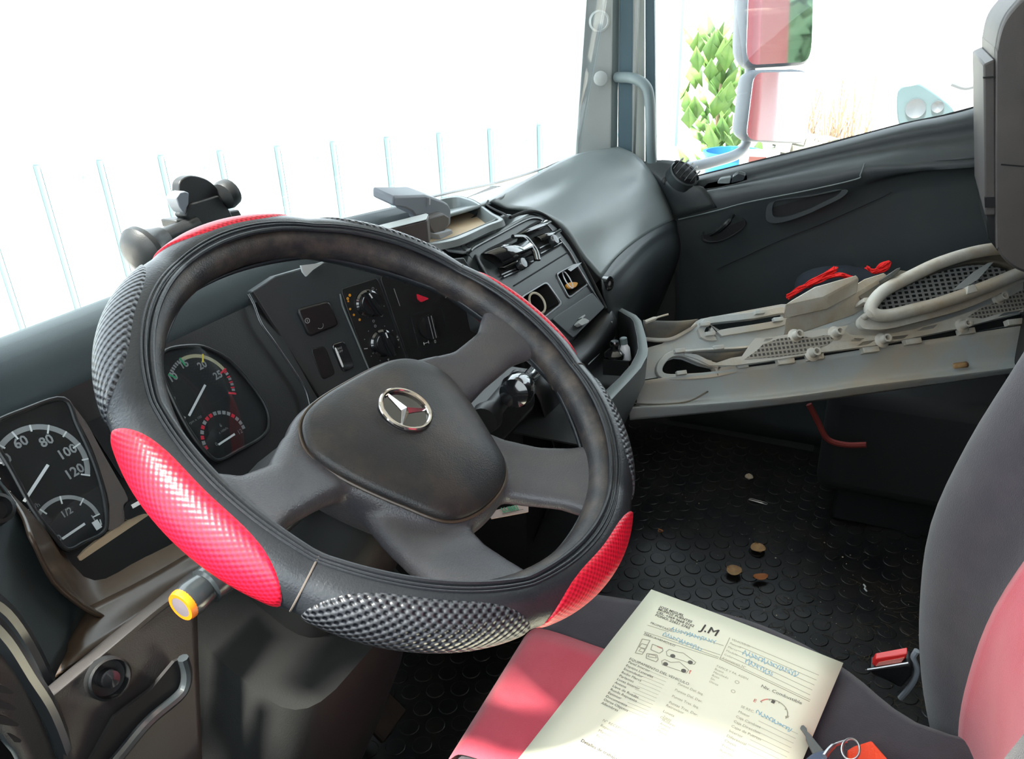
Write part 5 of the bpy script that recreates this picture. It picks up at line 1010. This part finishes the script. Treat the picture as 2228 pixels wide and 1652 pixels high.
for k, s in enumerate(('Motor', 'Caja Cambios', 'Caja Direccion', 'Cajas de Puertas', 'Interior', 'Diferencial', 'Chasis', 'Frenos', 'Ruedas', 'Otro')): T(txg, s, 1355-k*15, 895+k*31, .0042)
for k in range(8): Lp(lnm, 1500-k*14, 925+k*30, 1740-k*14, 1040+k*30, .00025)
for k, s in enumerate(('N° RECEPCION DE SERVICIO', 'Reparacion de mecanica', 'Mantencion de vehiculo', 'Firma')): T(txg, s, 480-k*14, 945+k*33, .0042)
T(tx, 'Detalles de trabajos solicitados', 340, 1075, .0048, .0001)
for k in range(6): Lp(lnm, 320-k*20, 1100+k*32, 1100-k*20, 1480+k*32, .00025)
flushp('work_list'); obj('handwriting', pen, M['pen'], parent=pf, smooth=False); obj('red_print', rd, M['inkred'], parent=pf, smooth=False)

# keys
kz = .530; ky = thing('key_ring', 'truck key with dark head on a steel ring with an orange red tag', 'keys', onZ(1830, 1640, PZ))
fk = lambda l, z=kz: [onZ(1650+x/3.855, 1250+y/3.855, z) for x, y in l]
mb = MB(); mb.prism(fk([(352, 1285), (362, 1266), (380, 1264), (405, 1290), (412, 1318), (440, 1345), (545, 1475), (500, 1520), (455, 1500), (400, 1380), (398, 1350)], .516), (0, 0, -.002)); obj('key_blade', mb, M['keysteel'], parent=ky, bev=.0004)
mb = MB(); mb.prism(crom(fk([(400, 1540), (470, 1490), (560, 1470), (600, 1500), (590, 1600), (560, 1700), (400, 1720), (350, 1620)], .522), 4, True), (0, 0, -.009)); obj('key_head', mb, M['blueplast'], parent=ky, bev=.002)
mb = MB(); mb.tube(crom(fk([(555, 1530), (590, 1480), (640, 1435), (700, 1412), (740, 1400)], .524), 4), [.0024]*8+[.0016]*9, 8); obj('key_link', mb, M['metal'], parent=ky)
c = fk([(775, 1468)], .527)[0]; mb = MB(); e1 = fk([(850, 1468)], .527)[0]-c; e2 = fk([(775, 1380)], .527)[0]-c; rg2 = max(e1.length, e2.length*.8)
mb.tube([c+e1*cos(2*pi*k/40)+e2*sin(2*pi*k/40) for k in range(40)], .0011, 8, True); obj('split_ring', mb, M['metal'], parent=ky)
mb = MB(); mb.prism(rquad(fk([(745, 1475), (800, 1440), (950, 1393), (1100, 1565), (1180, 1760), (800, 1760)], .520), .1), (0, 0, -.006)); obj('key_tag', mb, M['otag'], parent=ky, bev=.001)

# ================================================================ LOOSE THINGS ON THE FLOOR
def leaf(px, L_, Wd, ang, m, nm, label, cat='leaf'):
    c = onZ(px[0], px[1], .010); d = V((cos(ang), sin(ang), 0)); s = V((-d.y, d.x, 0)); mb = MB(); G = []
    for i in range(9):
        t = -1+2*i/8; w = (max(0, 1-abs(t)**2.2))**.6+.02; G.append([c+d*(t*L_/2)+s*(q*w*Wd/2)+V((0, 0, .003+.004*abs(q)+.003*t*t)) for q in (-1, -.5, 0, .5, 1)])
    mb.grid(G); return obj(nm, mb, m, label=label, cat=cat, solid=.0006)
leaf((1649, 1198), .034, .032, .5, M['leaf1'], 'dry_leaf', 'tan heart shaped dry leaf in the middle of the floor')
leaf((1597, 1247), .034, .034, 1.4, M['leaf1'], 'dry_leaf', 'round tan brown leaf on the floor, left of the small rust coloured one')
leaf((1654, 1261), .034, .020, -1.0, M['leaf2'], 'dry_leaf', 'small pointed rust coloured leaf on the floor')
leaf((1629, 1043), .026, .020, .2, M['bone'], 'wood_chip', 'pale tan chip on the floor, farthest back below the grey panel', 'chip')
leaf((1437, 1161), .014, .012, .9, M['leaf2'], 'leaf_scrap', 'tiny rust coloured leaf scrap on the studs near the steering wheel', 'leaf')
mb = MB()
c = onZ(1649, 1091, .010); d = (onZ(1665, 1096, .010)-onZ(1632, 1087, .010)); ln = d.length; d.normalize(); s = V((-d.y, d.x, 0))
mb.tube([c+d*x+s*y for x, y in ((-.022, -.004), (.020, -.004), (.023, -.002), (.023, .002), (.020, .004), (-.018, .004), (-.021, .002), (-.021, -.001), (-.018, -.002), (.014, -.002))], .0007, 6); obj('paper_clip', mb, M['metal'], label='steel paper clip lying on the dark floor mat', cat='paper clip')
mb = MB(); mb.tube([onZ(a, b, .010) for a, b in ((1879, 1272), (1883, 1277), (1881, 1281), (1886, 1287))], .0018, 6); obj('paper_scrap', mb, M['white'], label='thin bright white scrap on the floor beside the driver seat back', cat='scrap')
mb = MB(); rr_ = random.Random(21)
spots = [(1300+x/2.4, 850+y/2.4) for x, y in ((240, 415), (210, 580), (518, 905), (530, 590), (1310, 470), (1218, 415), (1205, 372), (1090, 685), (1160, 555), (520, 890), (1600, 533), (1670, 540), (1185, 795), (1435, 1100), (1165, 1105), (780, 1095), (935, 1175), (300, 320), (460, 560), (1280, 870), (1320, 860), (1300, 905), (890, 715), (930, 875), (1820, 540), (735, 1182), (1055, 410))]
for _ in range(260): spots.append((rr_.uniform(1400, 2000), rr_.uniform(1050, 1500)))
for q in spots:
    c = onZ(*q, .003); c = onZ(*q, lump(c.x, c.y)+.0015); r = rr_.uniform(.0007, .0022) if q in spots[:27] else rr_.uniform(.0004, .0011); mb.lathe(c, (rr_.uniform(-.3, .3), rr_.uniform(-.3, .3), 1), [(r, 0), (r*.7, r*.6), (.0001, r*.7)], 6)
obj('floor_crumbs', mb, M['bone'], label='pale crumbs and grit scattered over the rubber floor', cat='crumbs', kind='stuff')
mb = MB()
for _ in range(420):
    q = (rr_.uniform(1560, 2010), rr_.triangular(1200, 1640, 1480)); c = onZ(*q, .0032); c = onZ(*q, lump(c.x, c.y)+.002); a = rr_.uniform(0, pi); l = rr_.uniform(.004, .013); k = rr_.uniform(-1, 1)*.004
    mb.tube([c+V((cos(a)*l, sin(a)*l, 0)), c+V((-sin(a)*k, cos(a)*k, .001)), c-V((cos(a)*l, sin(a)*l, 0))], .00035, 4)
obj('floor_fibres', mb, mat('tan_fibre', (.10, .075, .045), .8), label='tan grass fibres and dirt scattered on the floor near the driver seat', cat='dirt', kind='stuff')
# accelerator pedal
pd = onZ(808, 1530, .10); mb = MB(); mb.box(pd, (.07, .11, .012), (1, 0, 0), (0, .75, .66)); pdo = thing('pedal', 'worn brown rubber pedal on the dark floor behind the steering column', 'pedal', (pd.x, pd.y+.04, 0)); obj('pedal_pad', mb, mat('worn_pedal', (.035, .022, .016), .6, bump=.5, bscale=80), parent=pdo, bev=.003); mb = MB(); mb.tube([pd+V((0, .01, -.008)), pd+V((0, .06, -.09))], .010, 8); obj('pedal_arm', mb, M['dark'], parent=pdo)
# hanging tag behind the wheel
HT = WP.up(-.115); tg = thing('service_tag', 'pale pink card reading LUBRI hanging behind the steering wheel hub', 'tag', HT.at(1100, 1100))
t0, t1_, t2_, t3_, t4_ = [HT.at(*q) for q in ((1066, 1122), (1078, 1110), (1150, 1092), (1150, 1114), (1070, 1129))]
mb = MB(); mb.prism([t0, t1_, t2_, t3_, t4_], -WN*.0012); obj('card', mb, M['pinkw'], parent=tg, bev=.0003)
ex_ = (t3_-t4_).normalized(); mb = MB(); text(mb, 'LUBRI', HT.at(1109, 1109)+WN*.0005, ex_, (WN.cross(ex_)), .0085, .0003, 'CENTER', .0003); obj('tag_text', mb, M['green'], parent=tg); mb = MB(); bar(mb, HT.at(1092, 1120)+WN*.0006, HT.at(1138, 1109)+WN*.0006, .0005, WN, .0001); obj('tag_line', mb, M['ink'], parent=tg)

# ================================================================ THINGS ON THE DASHBOARD
YM = .86
fm = lambda l, Y=YM: [onY(250+x/3.183, 350+y/3.183, Y) for x, y in l]
pm = thing('suction_mount', 'black suction cup phone mount standing on the dashboard top behind the wheel', 'phone mount', fm([(230, 745)])[0])
Yd = V((0, 1, 0)); c0, c1 = fm([(170, 640), (300, 560)]); ax = (c1-c0).normalized()
mb = MB(); mb.lathe(c0-ax*.012, ax, [(.0001, 0), (.014, .001), (.026, .006), (.033, .015), (.033, .022), (.027, .026), (.020, .042), (.016, .055), (.012, .058)], 28); obj('suction_cup', mb, M['dark'], parent=pm)
mb = MB(); a, b = fm([(290, 555), (560, 440)]); mb.tube([a, b], .0125, 12); obj('mount_arm', mb, M['dark'], parent=pm)
mb = MB(); mb.prism(fm([(425, 412), (860, 338), (888, 392), (800, 410), (780, 440), (600, 475), (440, 470)]), (0, .03, 0)); obj('clamp_bar', mb, M['dark'], parent=pm, bev=.002)
mb = MB(); mb.prism(fm([(490, 380), (520, 300), (720, 240), (800, 350), (830, 420), (560, 475), (540, 430)], YM-.004), (0, .022, 0)); obj('clamp_body', mb, M['dark'], parent=pm, bev=.002)
mb = MB(); mb.prism(crom(fm([(445, 190), (455, 140), (500, 108), (560, 104), (640, 130), (700, 180), (735, 250), (700, 330), (600, 350), (500, 330), (455, 270)], YM+.002), 4, True), (0, .014, 0)); obj('holder_disc', mb, M['dark'], parent=pm, bev=.0015)
mb = MB(); mb.prism(fm([(423, 258), (450, 218), (485, 210), (515, 222), (512, 300), (482, 362), (450, 320)], YM-.010), (0, .02, 0)); obj('grey_knob', mb, M['mhouse'], parent=pm, bev=.0015)
mb = MB(); c = fm([(770, 250)])[0]; mb.lathe(c-V((.012, 0, 0)), (1, 0, .25), [(.006, 0), (.019, .006), (.021, .012), (.020, .022), (.014, .027), (.0001, .028)], 18); obj('side_knob', mb, M['dark'], parent=pm)
# phone cradle on the tray
hc = thing('phone_cradle', 'dark curved clip cradle standing in the dashboard tray', 'phone holder', onZ(960, 515, .80))
hp = [onY(800+x/6.553, 400+y/6.553, .64) for x, y in ((370, 190), (390, 176), (600, 172), (830, 163), (900, 185), (1080, 250), (1150, 290), (1190, 370), (1190, 575), (1130, 640), (1090, 690), (1050, 760), (960, 775), (900, 700), (850, 525), (872, 450), (790, 455), (690, 470), (640, 400), (550, 352), (370, 320))]
mb = MB(); mb.prism(hp, (0, .035, .012)); obj('curved_clip', mb, M['mhouse'], parent=hc, bev=.003)
mb = MB(); mb.prism([onY(800+x/6.553, 400+y/6.553, .628) for x, y in ((860, 520), (900, 480), (1090, 430), (1165, 480), (1160, 580), (1090, 690), (950, 715), (900, 640))], (0, .012, .004)); obj('clip_face', mb, M['shell'], parent=hc, bev=.002)
mb = MB(); mb.prism([onY(800+x/6.553, 400+y/6.553, .625) for x, y in ((950, 715), (1200, 650), (1250, 775), (1040, 810), (1010, 740))], (0, .03, .004)); obj('clip_foot', mb, M['mtube'], parent=hc, bev=.002)
mb = MB(); mb.tube([onY(936, 428, .637), onY(935, 446, .637)], .0012, 6); obj('clip_mark', mb, M['grey'], parent=hc)
# black box
bb_ = thing('radio_unit', 'black box with a top painted pale as sky reflection lying left of the curved phone cradle', 'radio', onZ(880, 525, .80))
zt = .852; tf = [onZ(800+x/6.553, 400+y/6.553, zt) for x, y in ((-60, 680), (160, 612), (840, 440), (872, 455), (845, 525), (300, 662), (60, 720))]
mb = MB(); mb.prism(tf, (0, 0, -.035)); obj('box_body', mb, M['shell'], parent=bb_, bev=.001)
mb = MB(); mb.prism([p+V((0, 0, .001)) for p in scale_poly(tf, .985)], (0, 0, .0012)); obj('sky_sheen_top', mb, M['trimg'], parent=bb_, bev=.0004)  # pale matte colour painting the sky reflected in the box top
mb = MB(); tf2 = [onZ(800+x/6.553, 400+y/6.553, .835) for x, y in ((-200, 640), (0, 555), (540, 360), (640, 400), (700, 470), (160, 608))]; mb.prism(tf2, (0, 0, -.02)); obj('tablet', mb, M['mhouse'], label='flat dark slab lying on the dashboard behind the black box', cat='tablet', bev=.002)
# things in the cubbies
c = P3.at(980+822/4.348, 440+955/4.348, .004); mb = MB(); mb.tube([c+(P3.ex*.35+P3.n*.2).normalized()*(.0125*cos(a))+P3.ey*(.0175*sin(a)) for a in [2*pi*k/28 for k in range(28)]], .0019, 8, True); obj('cream_ring', mb, mat('cream_plastic', (.55, .52, .42), .4), label='cream plastic ring standing in the left open cubby', cat='ring')
ot = thing('plastic_tab', 'small orange tab with a clear loop in the right cubby of the console', 'tab', P3.at(1246, 622, -.01)); mb = MB(); mb.prism(crom([P3.at(980+x/4.348, 440+y/4.348, -.006) for x, y in ((1100, 775), (1150, 755), (1205, 760), (1195, 795), (1160, 815), (1115, 812))], 3, True), -P3.n*.004); obj('orange_tab', mb, M['amber'], parent=ot, bev=.001)
c = P3.at(980+1110/4.348, 440+735/4.348, -.006); mb = MB(); mb.tube([c+P3.ex*(.009*cos(a))+P3.ey*(.017*sin(a)) for a in [2*pi*k/24 for k in range(24)]], .0011, 6, True); obj('clear_loop', mb, M['clear'], parent=ot)
bo_ = thing('small_bottle', 'small clear bottle with a grey cap standing in the open console bin', 'bottle', onX(1362, 785, 1.27)); p = onX(1363, 784, 1.27); mb = MB(); k_ = (onX(1356, 736, 1.27)-p).length/.1
mb.lathe(p, (V(onX(1356, 736, 1.27))-p), [(.0085, 0), (.0095, .002), (.0095, .055*k_), (.0065, .068*k_), (.0060, .075*k_)], 20); obj('bottle_body', mb, M['clear'], parent=bo_); mb = MB(); mb.lathe(p, (V(onX(1356, 736, 1.27))-p), [(.0068, .074*k_), (.0068, .10*k_), (.005, .103*k_)], 16); obj('bottle_cap', mb, M['trimm'], parent=bo_)
p = onX(1337, 782, 1.26); mb = MB(); mb.lathe(p, (0, 0, 1), [(.016, 0), (.019, .006), (.019, .012), (.013, .018), (.008, .020), (.009, .026), (.009, .032), (.007, .036), (.0001, .036)], 22); obj('black_knob', mb, M['gloss'], label='black glossy plug lying beside the bottle in the console bin', cat='plug')
